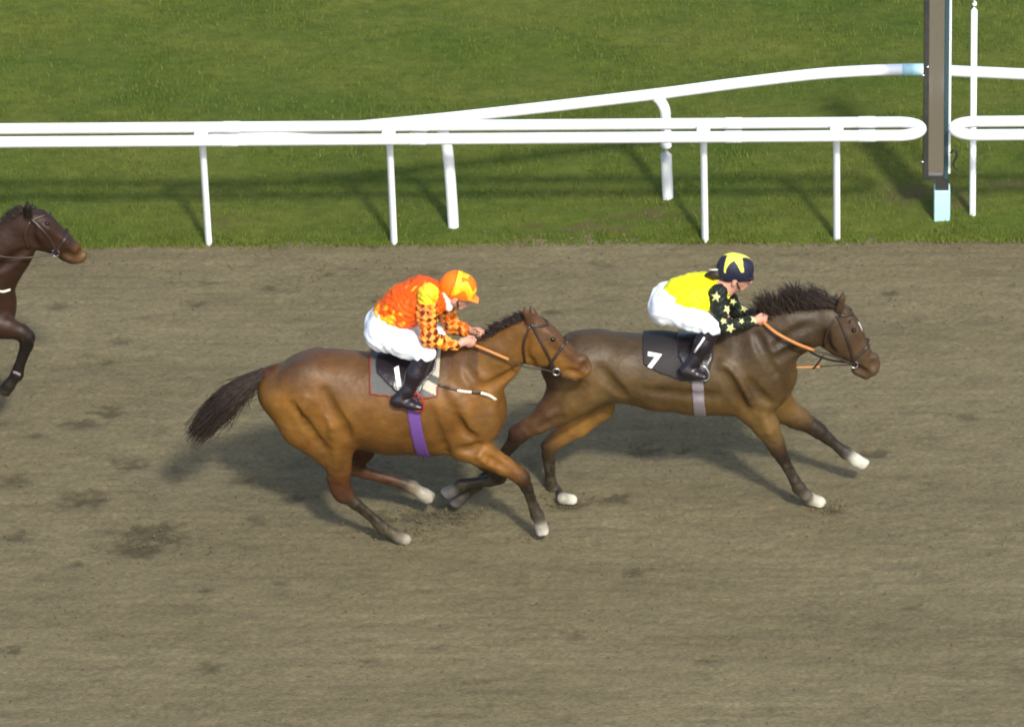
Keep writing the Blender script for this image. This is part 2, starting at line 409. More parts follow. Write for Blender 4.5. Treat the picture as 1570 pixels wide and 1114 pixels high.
# ------------------------------------------------------------------ running rails
RAILZ = 1.00; TR = 0.043
def loop_rail(x0, x1, yf, gap, end_left, end_right):
    """flat pair of tubes at one height closed by a rounded end"""
    p = []; a = gap/2; yc = yf-a; ex = 0.17
    n = 14
    p += [(x, yf, RAILZ) for x in np.linspace(x0, x1-ex, 30)] if end_right else [(x, yf, RAILZ) for x in np.linspace(x0, x1, 30)]
    if end_right: p += [(x1-ex+ex*math.sin(t), yc+a*math.cos(t), RAILZ) for t in np.linspace(0.12, math.pi-0.12, n)]
    p += [(x, yf-gap, RAILZ) for x in np.linspace(x1-(ex if end_right else 0), x0, 30)]
    return p
YF = at(785, 195, 1.8)[1]
def rail_y(px, base): return ground(px, base)[1]
yfar = 1.79; gap = 0.205
def make_rail_fence(name, label, x0, x1, side, post_x):
    root = empty(name, ((x0+x1)/2, yfar, 0)); tag(root, label, 'rail fence', 'white double running rails along the track')
    ex = 0.17; a = gap/2; yc = yfar-a; mb = MB()
    if side == 'right':
        pts = [(x, yfar, RAILZ) for x in np.linspace(x0, x1-ex, 30)]+[(x1-ex+ex*math.sin(t), yc+a*math.cos(t), RAILZ) for t in np.linspace(0.15, math.pi-0.15, 12)]+[(x, yfar-gap, RAILZ) for x in np.linspace(x1-ex, x0, 30)]
    else:
        pts = [(x, yfar, RAILZ) for x in np.linspace(x1, x0+ex, 30)]+[(x0+ex-ex*math.sin(t), yc+a*math.cos(t), RAILZ) for t in np.linspace(0.15, math.pi-0.15, 12)]+[(x, yfar-gap, RAILZ) for x in np.linspace(x0+ex, x1, 30)]
    mb.add(tube(pts, TR, 14)); mb.obj('rail', M['plastic'], root)
    for px in post_x:
        p = MB(); rx = 0.026
        path = [(px, yfar-0.02, -0.1), (px, yfar-0.02, 0.02), (px, yfar-0.025, 0.88), (px, yfar-0.06, RAILZ-0.05)]
        p.add(tube(path, rx, 12)); po = p.obj('post', M['plastic'], root)
        for yy in (yfar, yfar-gap): MB().add(tube([(px+.16, yy, RAILZ), (px+.165, yy, RAILZ), (px+.285, yy, RAILZ), (px+.29, yy, RAILZ)], [TR+.0005, TR+.0035, TR+.0035, TR+.0005], 14)).obj('joint_sleeve', M['plastic'], root)
        b = MB(); b.box(px-0.05, px+0.05, yfar-gap+0.01, yfar-0.005, RAILZ-0.060, RAILZ+0.018, 0.012); b.obj('bracket', M['plastic'], po)
    return root
PX = [ground(x, y)[0] for x, y in ((320, 375), (604, 375), (1081, 371), (1283, 373))]
xe = at(1412, 203, yfar-.09)[0]; xs2 = at(1462, 203, yfar-.09)[0]
make_rail_fence('running_rail', 'long white double plastic running rail with rounded end left of the finishing post', -14.0, xe, 'right',
                [PX[0]-1.4*k for k in range(7, 0, -1)][:0]+[-11.9, -9.5, -7.1, -4.75]+PX)
make_rail_fence('running_rail', 'short visible piece of white double rail with rounded end right of the finishing post', xs2, 12.0, 'left', [4.6, 6.0, 7.4, 8.8, 10.2, 11.6])

# single rail that leaves the double one and bends away across the turf
root = empty('single_rail', (1.07, 2.35, 0)); tag(root, 'white single running rail on two wide posts, curving away behind the double rail', 'rail fence')
def rail_pt(px, py, z): g = ground(px, py, z); return (g[0], g[1], z)
HB = 0.94
pp = [rail_pt(300, 208, HB-.03), rail_pt(430, 204, HB), rail_pt(560, 193, HB), rail_pt(688, 181, HB), rail_pt(850, 163, HB), rail_pt(1018, 143, HB), rail_pt(1130, 128, HB), rail_pt(1250, 114, HB), rail_pt(1345, 108, HB), rail_pt(1400, 107, HB), rail_pt(1480, 110, HB), rail_pt(1570, 114, HB), rail_pt(1700, 120, HB), rail_pt(2000, 134, HB)]
MB().add(tube(spline(pp, 8), 0.044, 14)).obj('rail', M['plastic'], root)
jp = spline([rail_pt(1384, 107, HB), rail_pt(1400, 107, HB), rail_pt(1418, 107, HB)], 3)
MB().add(tube(jp, 0.047, 14)).obj('joint_sleeve', M['blue_white'], root)
for (bx, by, tx, ty) in ((694, 352, 686, 182), (1023, 312, 1018, 143)):
    g = ground(bx, by); t = rail_pt(tx, ty, HB); r = 0.042
    lean = -0.03 if bx < 800 else 0.0
    path = spline([(g[0]+0.01, g[1], -0.1), (g[0], g[1], 0.35), (g[0]+lean*.5, g[1], 0.68), (g[0]+lean-0.005, g[1]+0.0, HB-0.13), (g[0]+lean-0.045, g[1]+(t[1]-g[1])*.5, HB-0.05), (g[0]+lean-0.09, t[1], HB-0.02)], 5)
    po = MB().add(tube(path, r, 12)).obj('post', M['plastic'], root)
    MB().add(tube([(g[0]+.003, g[1], -0.02), (g[0]+.003, g[1], 0.018)], [0.062, 0.054], 12)).obj('collar', M['plastic'], po)

# ------------------------------------------------------------------ finishing post with its mirror
gb = ground(1444, 341); bx, by = gb[0], gb[1]
fp = empty('finishing_post', (bx, by, 0)); tag(fp, 'tall dark framed finishing post with a mirror face on a pale blue base', 'post')
PW = MB(); z0 = 0.40; H = 2.1
PW.box(bx-.060, bx+.060, by-.055, by+.075, -0.1, 0.30, 0.006); PW.obj('base', M['blue_white'], fp, sm=False)
MB().box(bx-.048, bx+.048, by-.04, by+.06, 0.30, 0.41, 0.0).obj('neck', M['frame'], fp, sm=False)
xl = at(1415.5, 200, by)[0]; xm0 = at(1423.5, 200, by)[0]; xm1 = at(1447.5, 200, by)[0]; xr0 = at(1454, 200, by)[0]; xr = at(1457.5, 200, by)[0]
MB().box(xl, xm0, by-.05, by+.08, z0, H, 0.004).obj('side_frame', M['frame'], fp, sm=False)
MB().box(xm1, xr0, by-.05, by+.08, z0, H, 0.004).obj('side_frame', M['teal'], fp, sm=False)
MB().box(xm0+.001, xm1-.001, by-.025, by+.07, z0+.012, H-.02, 0.0).obj('mirror_strip', M['mirror'], fp, sm=False)
MB().box(xm0+.001, xm1-.001, by-.045, by-.026, z0-.005, z0+.03, 0.0).obj('lower_lip', M['frame'], fp, sm=False)
MB().box(xr0+.001, xr, by-.03, by+.06, z0+.04, H-.02, 0.0).obj('white_edge', M['plastic'], fp, sm=False)
for zz, xx in ((1.29, xl-.004), (0.55, xl-.006), (1.36, xm0-.01)):
    MB().add(tube([(xx, by-.058, zz), (xx, by-.045, zz)], .012, 8)).obj('bolt', M['steel'], fp)
ck = [(xr+.0, by-.03, .62), (xr+.03, by-.05, .66), (xr+.045, by-.04, .60), (xr+.02, by-.05, .53), (xr+.05, by-.03, .47)]
MB().add(tube(spline(ck, 5), .007, 6)).obj('loose_cable', M['frame'], fp)

# thin white marker pole right of it
gp = ground(1491, 337); w = empty('marker_pole', (gp[0], gp[1], 0)); tag(w, 'slim white marker pole with a pointed tip standing right of the finishing post', 'pole')
MB().add(tube([(gp[0], gp[1], -.1), (gp[0], gp[1], .0), (gp[0]-.004, gp[1], 1.79), (gp[0]-.002, gp[1], 1.84), (gp[0]+.004, gp[1], 1.865)], [.024, .024, .024, .018, .004], 12)).obj('pole', M['plastic'], w)
MB().add(tube([(gp[0]-.006, gp[1], 1.84), (gp[0]-.008, gp[1], 1.95), (gp[0]-.01, gp[1], 2.3)], [.007, .006, .005], 8)).obj('tip_rod', M['plastic'], w)

# ------------------------------------------------------------------ horses
def hoofpt(px, py, z=0.035): return ground(px, py, z)
def raycast(shape, px, py, off=0.0, near=1.6):
    v = ray(px, py); v = v/np.linalg.norm(v)
    ts = np.arange(0, 5.5, 0.012); P = CAM+v*(DIST-4.8+ts)[:, None]
    f = shape.pts(P)-off; i = np.argmax(f < 0)
    if not (f < 0).any(): return None
    lo, hi = P[i-1], P[i]
    for _ in range(10):
        mid = (lo+hi)/2
        if shape.pts(mid[None])[0]-off < 0: hi = mid
        else: lo = mid
    return hi
def surf_y(shape, x, z, yc, off, side=-1):
    ys = yc+side*np.arange(0.6, -0.02, -0.006); P = np.stack([np.full_like(ys, x), ys, np.full_like(ys, z)], 1)
    f = shape.pts(P)-off; i = np.argmax(f < 0)
    return ys[i] if (f < 0).any() else yc
def poly_sdf(poly, X, Z):
    d = np.full(np.broadcast(X, Z).shape, 1e9); ins = np.zeros(d.shape, bool); n = len(poly)
    for i in range(n):
        a, b = poly[i], poly[(i+1) % n]; ex, ez = b[0]-a[0], b[1]-a[1]; wx, wz = X-a[0], Z-a[1]
        t = np.clip((wx*ex+wz*ez)/(ex*ex+ez*ez), 0, 1); d = np.minimum(d, (wx-t*ex)**2+(wz-t*ez)**2)
        c1, c2 = (Z >= a[1]), (Z < b[1]); c3 = ex*wz > ez*wx
        ins ^= ((c1 & c2 & c3) | (~c1 & ~c2 & ~c3))
    d = np.sqrt(d); return np.where(ins, -d, d)
def shell(name, shape, off, region, lo, hi, m, parent, col=(.5, .5, .5), colfn=None, h=0.006):
    """a layer lying on the horse's surface, cut to a region(X,Y,Z)"""
    xs, ys, zs = [np.arange(lo[i], hi[i], h) for i in range(3)]
    F = shape.grid(xs, ys, zs)-off
    X, Y, Z = xs[:, None, None], ys[None, :, None], zs[None, None, :]
    F = np.maximum(np.maximum(F, -(F+off+0.012)), region(X, Y, Z))
    V, Q = surface_nets(F, np.array([xs[0], ys[0], zs[0]]), h); V = smooth(V, Q, 1)
    C = np.tile(np.array(col, float), (len(V), 1))
    if colfn: C = colfn(V, C)
    return mesh_obj(name, V, Q, m, parent, C)
def band(p0, p1, w, ext=0.0):
    """slab through the line p0-p1 (x,z), running straight across the horse"""
    a = np.array([p0[0], p0[2]]); b = np.array([p1[0], p1[2]]); d = (b-a)/np.linalg.norm(b-a); L = np.linalg.norm(b-a)
    def f(X, Y, Z):
        n = np.abs((X-a[0])*(-d[1])+(Z-a[1])*d[0])-w; s = (X-a[0])*d[0]+(Z-a[1])*d[1]
        return np.maximum(n, np.maximum(-s-ext, s-L-ext))+0*Y
    return f
def strap(shape, pts, r, off, mirror=None, flat=0.45):
    P = [raycast(shape, *p, off=off) for p in spline2(pts)]
    P = [p for p in P if p is not None]
    return P
def spline2(pts, n=5):
    return [tuple(p) for p in spline([np.array([a, b, 0.]) for a, b in pts], n)] and [(p[0], p[1]) for p in spline([np.array([a, b, 0.]) for a, b in pts], n)]

def horse(spec):
    Yc = spec['Y']; dx, dy = spec.get('shift', (0, 0)); B = spec['coat']; sh = Shape()
    def pt(q):
        if len(q) == 3 and q[2] == 'g': return ground(q[0], q[1], 0.052)
        if len(q) == 3 and q[2] == 'h': return ground(q[0], q[1], 0.026)
        off = q[2] if len(q) > 2 else 0.0
        return at(q[0], q[1], Yc+off)
    trunk = []
    def chain(ps, k, out):
        for a, b in zip(ps[:-1], ps[1:]):
            A, Bp = pt(a[0]), pt(b[0])
            out.append(prim(A, Bp, a[1], b[1], a[2], b[2], k, a[3] if len(a) > 3 else None))
    chain(spec['trunk'], 0.07, trunk)
    chain(spec['neck'], 0.07, trunk)
    chain(spec['head'], 0.035, trunk)
    for e in spec['blobs']: trunk.append(prim(pt(e[0]), pt(e[1]), e[2], e[3], e[4], e[5], e[6], e[7] if len(e) > 7 else None))
    for s in (-1, 1):
        for (a, b) in [spec['ears'][0 if s < 0 else 1]]:
            A = pt((a[0], a[1], s*0.055)); T = pt((b[0], b[1], s*0.065)); mid = A*.45+T*.55
            trunk.append(prim(A, mid, .030, .026, .020, .020, .012, spec.get('earc', spec['dark'])))
            trunk.append(prim(mid, T, .026, .007, .018, .007, .01, spec.get('earc', spec['dark'])))
    sh.add(trunk)
    for leg in spec['legs']:
        L_ = []; chain(leg, 0.022, L_); L_[0]['k'] = 0.05
        if len(L_) > 1: L_[1]['k'] = 0.04
        if len(leg) > 5:
            q = L_[-1]; d = q['B']-q['A']; d /= np.linalg.norm(d)
            if leg[-1][0][-1] == 'h': n = np.array([0, 0, -1.]); c = q['B'].copy(); c[2] = 0.004
            else: n = d*.9+np.array([0, 0, -.35]); n /= np.linalg.norm(n); c = q['B']+n*.012
            sh.soles.append((c, n, .085))
        sh.add(L_, 0.055)
    for c_ in spec.get('carve', []): sh.carve.append(prim(pt(c_[0]), pt(c_[1]), c_[2], c_[2], c_[3], c_[3], 0.02))
    for path, r, dep in spec.get('grooves', []):      # r: half width; dep>0 cuts a furrow, dep<0 raises a cord of muscle
        P = [raycast(sh, x, y) for x, y in spline2(path, 3)]; P = [p for p in P if p is not None]
        for side in (1, -1):
            S = [np.array([p[0], p[1] if side > 0 else 2*Yc-p[1], p[2]]) for p in P]
            for i, (a, b) in enumerate(zip(S[:-1], S[1:])):
                if np.linalg.norm(a-b) > .15: continue
                dn = np.array([0, -side*1.0, .35]); dn /= np.linalg.norm(dn)
                tp = lambda i: r*(0.55+0.45*math.sin(math.pi*(i+.5)/max(1, len(S))))
                if dep > 0: dq = dep*.72; q = prim(a+dn*(tp(i)-dq), b+dn*(tp(i+1)-dq), tp(i), tp(i+1), k=.02); q['k'] = .045; sh.carve.append(q)
                else: sh.late.append(prim(a-dn*(tp(i)+dep), b-dn*(tp(i+1)+dep), tp(i), tp(i+1), k=.03))
    if sh.late: sh.groups.append((sh.late, .04))
    base = pt((spec['ground'][0], spec['ground'][1], 0)); base[2] = 0
    root = empty('horse', tuple(base)); tag(root, spec['label'], 'horse')
    sh0_ = spec.get('shade')
    def shade(V, C):
        if sh0_: C = sh0_(V, C)
        f = np.clip((.55-V[:, 2])/.45, 0, 1)*.55*np.clip(vnoise(V[:, 0]+V[:, 1], V[:, 2], 81, 30, 22)*.6+vnoise(V[:, 0], V[:, 2]-V[:, 1], 82, 70, 60)*.6-.15, 0, 1)      # track sand stuck to the lower legs
        spk = (vnoise(V[:, 0], V[:, 2], 83, 45, 45)*.5+vnoise(V[:, 0]+V[:, 1], V[:, 2], 84, 90, 90)*.5 > .80)*np.clip((1.25-V[:, 2])/.6, 0, 1)*.35
        f = np.maximum(f, spk)[:, None]; C = C*(1-f)+np.array((.115, .095, .055))*f
        return C*(.92+.16*vnoise(V[:, 0]*1.0, V[:, 2]+V[:, 1], 85, 28, 55))[:, None]
    build('body', sh, 0.011, M['coat'], root, B, colfn=shade, it=2, sharp=0.014)
    # eyes, near and far
    ex, ey = spec['eye']; e0 = raycast(sh, ex, ey)
    for s in (-1, 1):
        c = np.array([e0[0], Yc+s*(Yc-e0[1])*-1 if s > 0 else e0[1], e0[2]])
        if s > 0: c[1] = Yc+(Yc-e0[1])
        V = []; F = []; n = 10
        for i in range(7):
            for j in range(n):
                a, b = math.pi*i/6, 2*math.pi*j/n; V.append(c+0.019*np.array([math.sin(a)*math.cos(b), 0.75*math.sin(a)*math.sin(b), .8*math.cos(a)]))
        for i in range(6):
            for j in range(n): F.append((i*n+j, (i+1)*n+j, (i+1)*n+(j+1) % n, i*n+(j+1) % n))
        mesh_obj('eye', V, F, M['eye'], root)
    return root, sh, Yc
def strands(name, parent, roots, flow, n, length, w, droop, spread, seed, m=None, jag=.5, lump=0):
    """hair as many tapering strands. roots: polyline; flow: direction polyline per root"""
    r = np.random.default_rng(seed); V = []; F = []
    for i in range(n):
        t = r.random()*(len(roots)-1); k = min(int(t), len(roots)-2); f = t-k
        p = roots[k]*(1-f)+roots[k+1]*f+r.normal(0, 1, 3)*np.array([.008, spread, .006])
        d = flow[k]*(1-f)+flow[k+1]*f; d = d+r.normal(0, .16, 3); d /= np.linalg.norm(d)
        L = length*(1-jag*r.random())*(1 if not lump else .55+.6*abs(math.sin(t*2.1+.5))); seg = 5; P = [p]; dd = d.copy()
        for s in range(seg):
            dd = dd+np.array([-.10*lump, 0, -droop])*L/seg*4+r.normal(0, .10, 3); dd /= np.linalg.norm(dd); P.append(P[-1]+dd*L/seg)
        ww = w*(.6+.8*r.random())
        v, fc = tube(P, [ww*.7, ww, ww, ww*.85, ww*.6, ww*.12], 4); o = len(V); V += v; F += [[a+o for a in q] for q in fc]
    return mesh_obj(name, V, F, m or M['hair'], parent)
def tail(parent, line, n, seed, rad, w=.006):
    """line: list of (point, spread radius) from dock to tip"""
    r = np.random.default_rng(seed); V = []; F = []; P0 = spline([p for p, _ in line], 5); R0 = np.interp(np.linspace(0, 1, len(P0)), np.linspace(0, 1, len(line)), [q for _, q in line])
    for i in range(n):
        o = r.normal(0, .52, 3); o /= max(1, np.linalg.norm(o)); end = int(len(P0)*(1-.55*r.random()**1.2)); st = int(r.random()**1.5*len(P0)*.45)
        end = max(end, st+5); P = []
        bx_ = r.normal(0, .42, 3)
        for k in range(st, min(end, len(P0)), 2):
            u = (k-st)/max(1, end-st); P.append(P0[k]+(o+bx_*u*u)*R0[k]*(1.0 if k else .5)+r.normal(0, .004, 3))
        if len(P) < 3: continue
        ww = w*(.6+.8*r.random()); rr = [ww*(1-.85*(k/(len(P)-1))**2) for k in range(len(P))]
        v, fc = tube(P, rr, 4); b = len(V); V += v; F += [[a+b for a in q] for q in fc]
    return mesh_obj('tail', V, F, M['hair'], parent)

WH = (0.62, 0.60, 0.50); HOOF = (0.10, 0.085, 0.06)
def leg_front(sh_, up, fore, knee, fet, past, hoof, hoof2, c_up, c_dn, c_past, c_hoof, s=1.0, l_sh=.09):
    return None
# ---- bay horse ridden by the orange jockey
YO = -2.25; YY = -1.86
CO = (0.142, 0.067, 0.0135); DK = (0.014, 0.010, 0.005); MD = (0.055, 0.017, 0.006)
orange = dict(Y=YO, ground=(590, 811), coat=CO, dark=DK, earc=(0.07, 0.035, 0.018),
    label='reddish bay horse with a purple girth, ridden by the jockey in orange',
    trunk=[((431, 598), .165, .15), ((483, 600), .30, .25), ((540, 612), .325, .28), ((600, 619), .355, .30), ((660, 621), .355, .28), ((702, 620), .335, .23), ((722, 632), .22, .17)],
    neck=[((700, 590), .24, .16), ((728, 572), .205, .125), ((758, 551), .172, .10), ((797, 520), .135, .085)],
    head=[((813, 508), .125, .080), ((828, 526), .135, .088), ((856, 546), .100, .066), ((882, 562), .078, .056), ((892, 566), .066, .052, (0.12, .06, .025))],
    blobs=[((700, 556), (680, 556), .11, .11, .07, .07, .08), ((490, 572), (520, 572), .09, .10, .14, .14, .09), ((520, 570), (575, 575), .11, .11, .15, .15, .08),
           ((818, 540), (826, 545), .105, .085, .078, .07, .03), ((820, 497), (846, 518), .055, .04, .06, .05, .03, (.16, .075, .03)),
           ((740, 640), (746, 650), .10, .085, .12, .10, .05), ((412, 572), (424, 572), .05, .07, .05, .06, .04, MD),
           ((881, 578), (868, 570), .030, .05, .032, .045, .02, (.11, .07, .04)), ((897, 557), (892, 552), .040, .05, .044, .05, .02, (.16, .082, .026)), ((901, 561), (900, 566), .028, .026, .036, .034, .012, (.10, .055, .025)),
           ],
    grooves=[([(497, 600), (508, 628), (526, 655), (532, 672)], .034, .017), ([(448, 622), (470, 655), (496, 688)], .026, .009), ([(660, 628), (670, 662), (684, 694)], .030, .015), ([(705, 690), (722, 690), (735, 682)], .016, .009), ([(470, 610), (462, 640)], .04, -.010), ([(745, 700), (775, 718)], .012, .005), ([(700, 640), (712, 662), (728, 672)], .02, .009),
             ([(800, 562), (778, 578), (752, 592), (728, 600)], .022, .010), ([(716, 566), (733, 590), (752, 622)], .026, .010), ([(808, 520), (806, 545), (818, 560)], .012, .006),
             ([(893, 577), (882, 573), (871, 569)], .007, .005), ([(898, 560), (896, 566)], .010, .009), ([(840, 508), (862, 530), (882, 550)], .012, -.006),
             ([(690, 600), (712, 630), (722, 660)], .040, -.012), ([(506, 640), (514, 680), (517, 715)], .022, -.006), ([(735, 700), (765, 714)], .02, -.007), ([(806, 752), (817, 780)], .008, .004), ([(548, 783), (572, 802)], .009, .004)],
    ears=[((812, 494), (803, 469)), ((822, 490), (812, 468))],
    legs=[
        # near hind
        [((470, 596, -.10), .225, .13), ((500, 640, -.14), .185, .11), ((516, 670, -.16), .135, .085), ((519, 715, -.17), .088, .065, MD), ((524, 746, -.17), .062, .048, MD), ((529, 758, -.17), .060, .045, DK), ((545, 772, -.18), .043, .034, DK), ((578, 800, -.18), .038, .032, DK), ((588, 810, -.18), .046, .038, DK), ((604, 818, -.18), .036, .034, (.03, .022, .014)), ((611, 823, 'g'), .038, .040, (.30, .27, .21)), ((622, 827, 'h'), .043, .046, (.75, .70, .58))],
        [((428, 610, -.08), .13, .12), ((462, 658, -.12), .13, .10), ((500, 695, -.15), .09, .07)],
        [((505, 735, -.17), .020, .02, MD), ((518, 752, -.17), .034, .03, MD), ((523, 757, -.17), .04, .03, MD)],
        # far hind swinging forward
        [((505, 630, .10), .2, .12), ((545, 665, .14), .12, .09, MD), ((552, 690, .15), .10, .07, DK), ((545, 708, .16), .068, .055, MD), ((541, 717, .16), .056, .045, MD), ((560, 724, .16), .045, .036, MD), ((618, 741, .16), .040, .034, DK), ((632, 746, .16), .045, .04, (.25, .22, .17)), ((645, 755, .16), .037, .036, (.5, .47, .38)), ((650, 758, .16), .046, .044, (.3, .27, .22)), ((660, 764, .16), .052, .05, (.3, .27, .22))],
        # near fore reaching forward
        [((722, 596, -.10), .17, .10), ((728, 650, -.14), .165, .10), ((712, 682, -.16), .12, .085), ((738, 694, -.17), .100, .078), ((773, 714, -.17), .070, .058), ((791, 725, -.17), .056, .05, MD), ((800, 732, -.17), .056, .048, DK), ((808, 748, -.17), .040, .034, DK), ((819, 779, -.17), .036, .030, DK), ((824, 790, -.17), .046, .038, DK), ((828, 798, -.17), .035, .033, (.03, .022, .015)), ((829, 805, -.17), .042, .042, (.75, .72, .62)), ((832, 815, -.17), .047, .047, (.10, .09, .07))],
        # far fore folded under
        [((700, 650, .10), .16, .10), ((716, 684, .13), .10, .075, MD), ((752, 712, .13), .065, .055, DK), ((768, 722, .13), .055, .048, DK), ((765, 731, .13), .052, .045, DK), ((752, 736, .13), .044, .034, DK), ((716, 741, .13), .036, .032, DK), ((707, 743, .13), .046, .038, DK), ((698, 749, .13), .036, .034, DK), ((693, 752, .13), .042, .042, (.12, .12, .13)), ((684, 757, .13), .050, .048, (.16, .17, .18))],
    ],
    eye=(848, 520))
def shade_o(V, C):
    # darker, greyer hair along the back and crest of this bay, tan belly
    yc = YO; n = vnoise(V[:, 0], V[:, 2], 41, 5, 5)
    z = V[:, 2]; t = np.clip((z-1.17-.12*(n-.5))/.25, 0, 1)[:, None]
    body = (np.abs(C[:, 0]-CO[0]) < .06)[:, None]
    grey = np.array((0.052, 0.027, 0.015))
    neck = (V[:, 0] > at(735, 560, YO)[0])[:, None]
    C = np.where(body & ~neck, C*(1-.75*t)+grey*.75*t, C)
    p = np.clip((vnoise(V[:, 0], V[:, 2], 44, 3.5, 4)-.5)*2.6, -1, 1)[:, None]          # patchy coat: redder and paler hair
    C = np.where(body, C*(1+.26*p)*np.array([1.0, 1-.05, 1-.1]), C)
    q2 = np.clip((vnoise(V[:, 0], V[:, 2], 46, 7, 7)-.5)*2.4, -1, 1)[:, None]; C = np.where(body, C*(1+.12*q2*np.array([.6, 1, 1.4])), C)
    a, b = at(830, 492, yc), at(900, 552, yc); d = b-a; L2 = d[0]**2+d[2]**2
    s = ((V[:, 0]-a[0])*d[0]+(V[:, 2]-a[2])*d[2])/L2; q = ((V[:, 0]-a[0])*d[2]-(V[:, 2]-a[2])*d[0])/math.sqrt(L2)
    f = np.clip((.105+q*-1-.0)/.05, 0, 1) if False else np.clip((.10-np.abs(q))/.05, 0, 1)
    f = (f*((s > -.35) & (s < 1.1)) * (V[:, 0] > at(800, 500, yc)[0]))[:, None]
    return C*(1-.75*f)+np.array((.070, .032, .013))*.75*f
orange['shade'] = shade_o
ho, so, _ = horse(orange)

# ---- dark bay horse ridden by the yellow jockey
CY = (0.084, 0.050, 0.017); DY = (0.013, 0.009, 0.006); MY = (0.032, 0.016, 0.008)
yellow = dict(Y=YY, ground=(1050, 768), coat=CY, dark=DY, earc=(.03, .02, .014),
    label='dark brown leading horse with white hooves, ridden by the jockey in yellow',
    trunk=[((866, 562), .17, .15), ((905, 562), .235, .22), ((952, 563), .232, .23), ((1010, 570), .268, .235), ((1070, 575), .277, .25), ((1125, 572), .30, .23), ((1162, 570), .275, .18), ((1178, 580), .15, .13)],
    neck=[((1152, 542), .235, .16), ((1182, 522), .20, .125), ((1215, 506), .172, .10), ((1262, 497), .145, .085)],
    head=[((1279, 494), .125, .080), ((1292, 512), .130, .088), ((1311, 538), .094, .066), ((1327, 558), .076, .056), ((1333, 564), .068, .052, (.08, .07, .055))],
    blobs=[((1145, 510), (1118, 512), .11, .10, .07, .07, .08), ((880, 530), (920, 530), .09, .09, .12, .14, .07),
           ((1280, 520), (1287, 528), .105, .09, .078, .07, .03), ((1293, 478), (1306, 500), .05, .04, .06, .05, .03),
           ((1186, 590), (1190, 600), .10, .08, .11, .09, .05), ((1328, 576), (1316, 566), .028, .05, .032, .045, .02, (.07, .06, .045)), ((1341, 556), (1338, 550), .040, .05, .044, .05, .02, (.09, .06, .035)), ((1342, 562), (1340, 568), .030, .028, .036, .034, .012, (.06, .05, .04)),
           ],
    grooves=[([(920, 565), (938, 590), (955, 606)], .034, .015), ([(895, 590), (870, 612), (845, 632)], .024, .012), ([(1112, 572), (1126, 600), (1142, 626)], .030, .014), ([(1150, 585), (1165, 606), (1180, 618)], .02, .009), ([(1240, 500), (1215, 512), (1190, 530)], .02, .006), ([(860, 640), (830, 655)], .012, .005),
             ([(1236, 534), (1212, 542), (1192, 550)], .022, .010), ([(1160, 515), (1172, 540), (1190, 572)], .026, .012), ([(1266, 510), (1266, 528), (1277, 540)], .012, .006),
             ([(1331, 574), (1323, 571), (1312, 562)], .007, .005), ([(1341, 556), (1339, 563)], .010, .009), ([(1305, 490), (1318, 515), (1330, 540)], .012, -.006),
             ([(1110, 560), (1132, 590), (1150, 615)], .045, -.014), ([(1168, 638), (1186, 672)], .022, -.007), ([(1204, 705), (1216, 733)], .008, .004), ([(990, 600), (1040, 606), (1100, 608)], .03, .006)],
    ears=[((1287, 474), (1294, 446)), ((1279, 472), (1283, 449))],
    legs=[
        [((885, 566, -.09), .20, .13), ((878, 600, -.12), .175, .11), ((852, 628, -.14), .125, .085), ((824, 648, -.15), .082, .062, MY), ((804, 660, -.15), .060, .048, MY), ((796, 667, -.15), .058, .045, DY), ((784, 682, -.15), .045, .036, DY), ((742, 733, -.15), .037, .032, DY), ((730, 744, -.15), .046, .038, DY), ((716, 756, -.15), .036, .034, DY), ((706, 762, -.15), .042, .042, (.10, .10, .11)), ((697, 771, -.15), .050, .048, (.10, .10, .11))],
        [((900, 570, -.10), .17, .11), ((912, 596, -.13), .105, .08), ((870, 622, -.14), .095, .07)],
        [((806, 646, -.15), .02, .02, MY), ((791, 660, -.15), .036, .03, MY), ((793, 665, -.15), .04, .03, MY)],
        [((905, 585, .09), .17, .12), ((915, 622, .12), .12, .085, (.26, .13, .03)), ((885, 650, .13), .098, .075, (.24, .12, .03)), ((855, 672, .14), .07, .055, MY), ((843, 683, .14), .060, .046, MY), ((841, 697, .14), .046, .036, DY), ((844, 736, .14), .037, .032, DY), ((847, 748, .14), .046, .038, DY), ((857, 757, .13), .036, .034, DY), ((863, 764, 'g'), .038, .04, WH), ((877, 766, 'h'), .040, .044, WH)],  # far hind; warm light on its thigh is painted into the coat colour
        [((1172, 548, -.10), .16, .10), ((1165, 600, -.13), .165, .10), ((1158, 630, -.14), .115, .082), ((1174, 652, -.15), .094, .074), ((1188, 677, -.15), .066, .055, MY), ((1193, 690, -.15), .055, .048, DY), ((1200, 702, -.15), .044, .036, DY), ((1218, 735, -.15), .037, .030, DY), ((1225, 748, -.15), .047, .038, DY), ((1235, 759, -.15), .038, .034, (.2, .17, .13)), ((1243, 765, 'g'), .043, .042, WH), ((1257, 770, 'h'), .045, .046, WH)],
        [((1178, 590, .09), .15, .10), ((1192, 622, .12), .115, .08), ((1222, 640, .13), .085, .065, MY), ((1248, 655, .13), .056, .048, DY), ((1256, 661, .13), .054, .046, DY), ((1268, 671, .13), .042, .034, DY), ((1288, 687, .13), .036, .030, DY), ((1297, 694, .13), .046, .038, DY), ((1306, 700, .13), .037, .034, WH), ((1312, 705, .13), .043, .042, WH), ((1325, 712, .13), .046, .046, WH)],
    ],
    eye=(1309, 506))
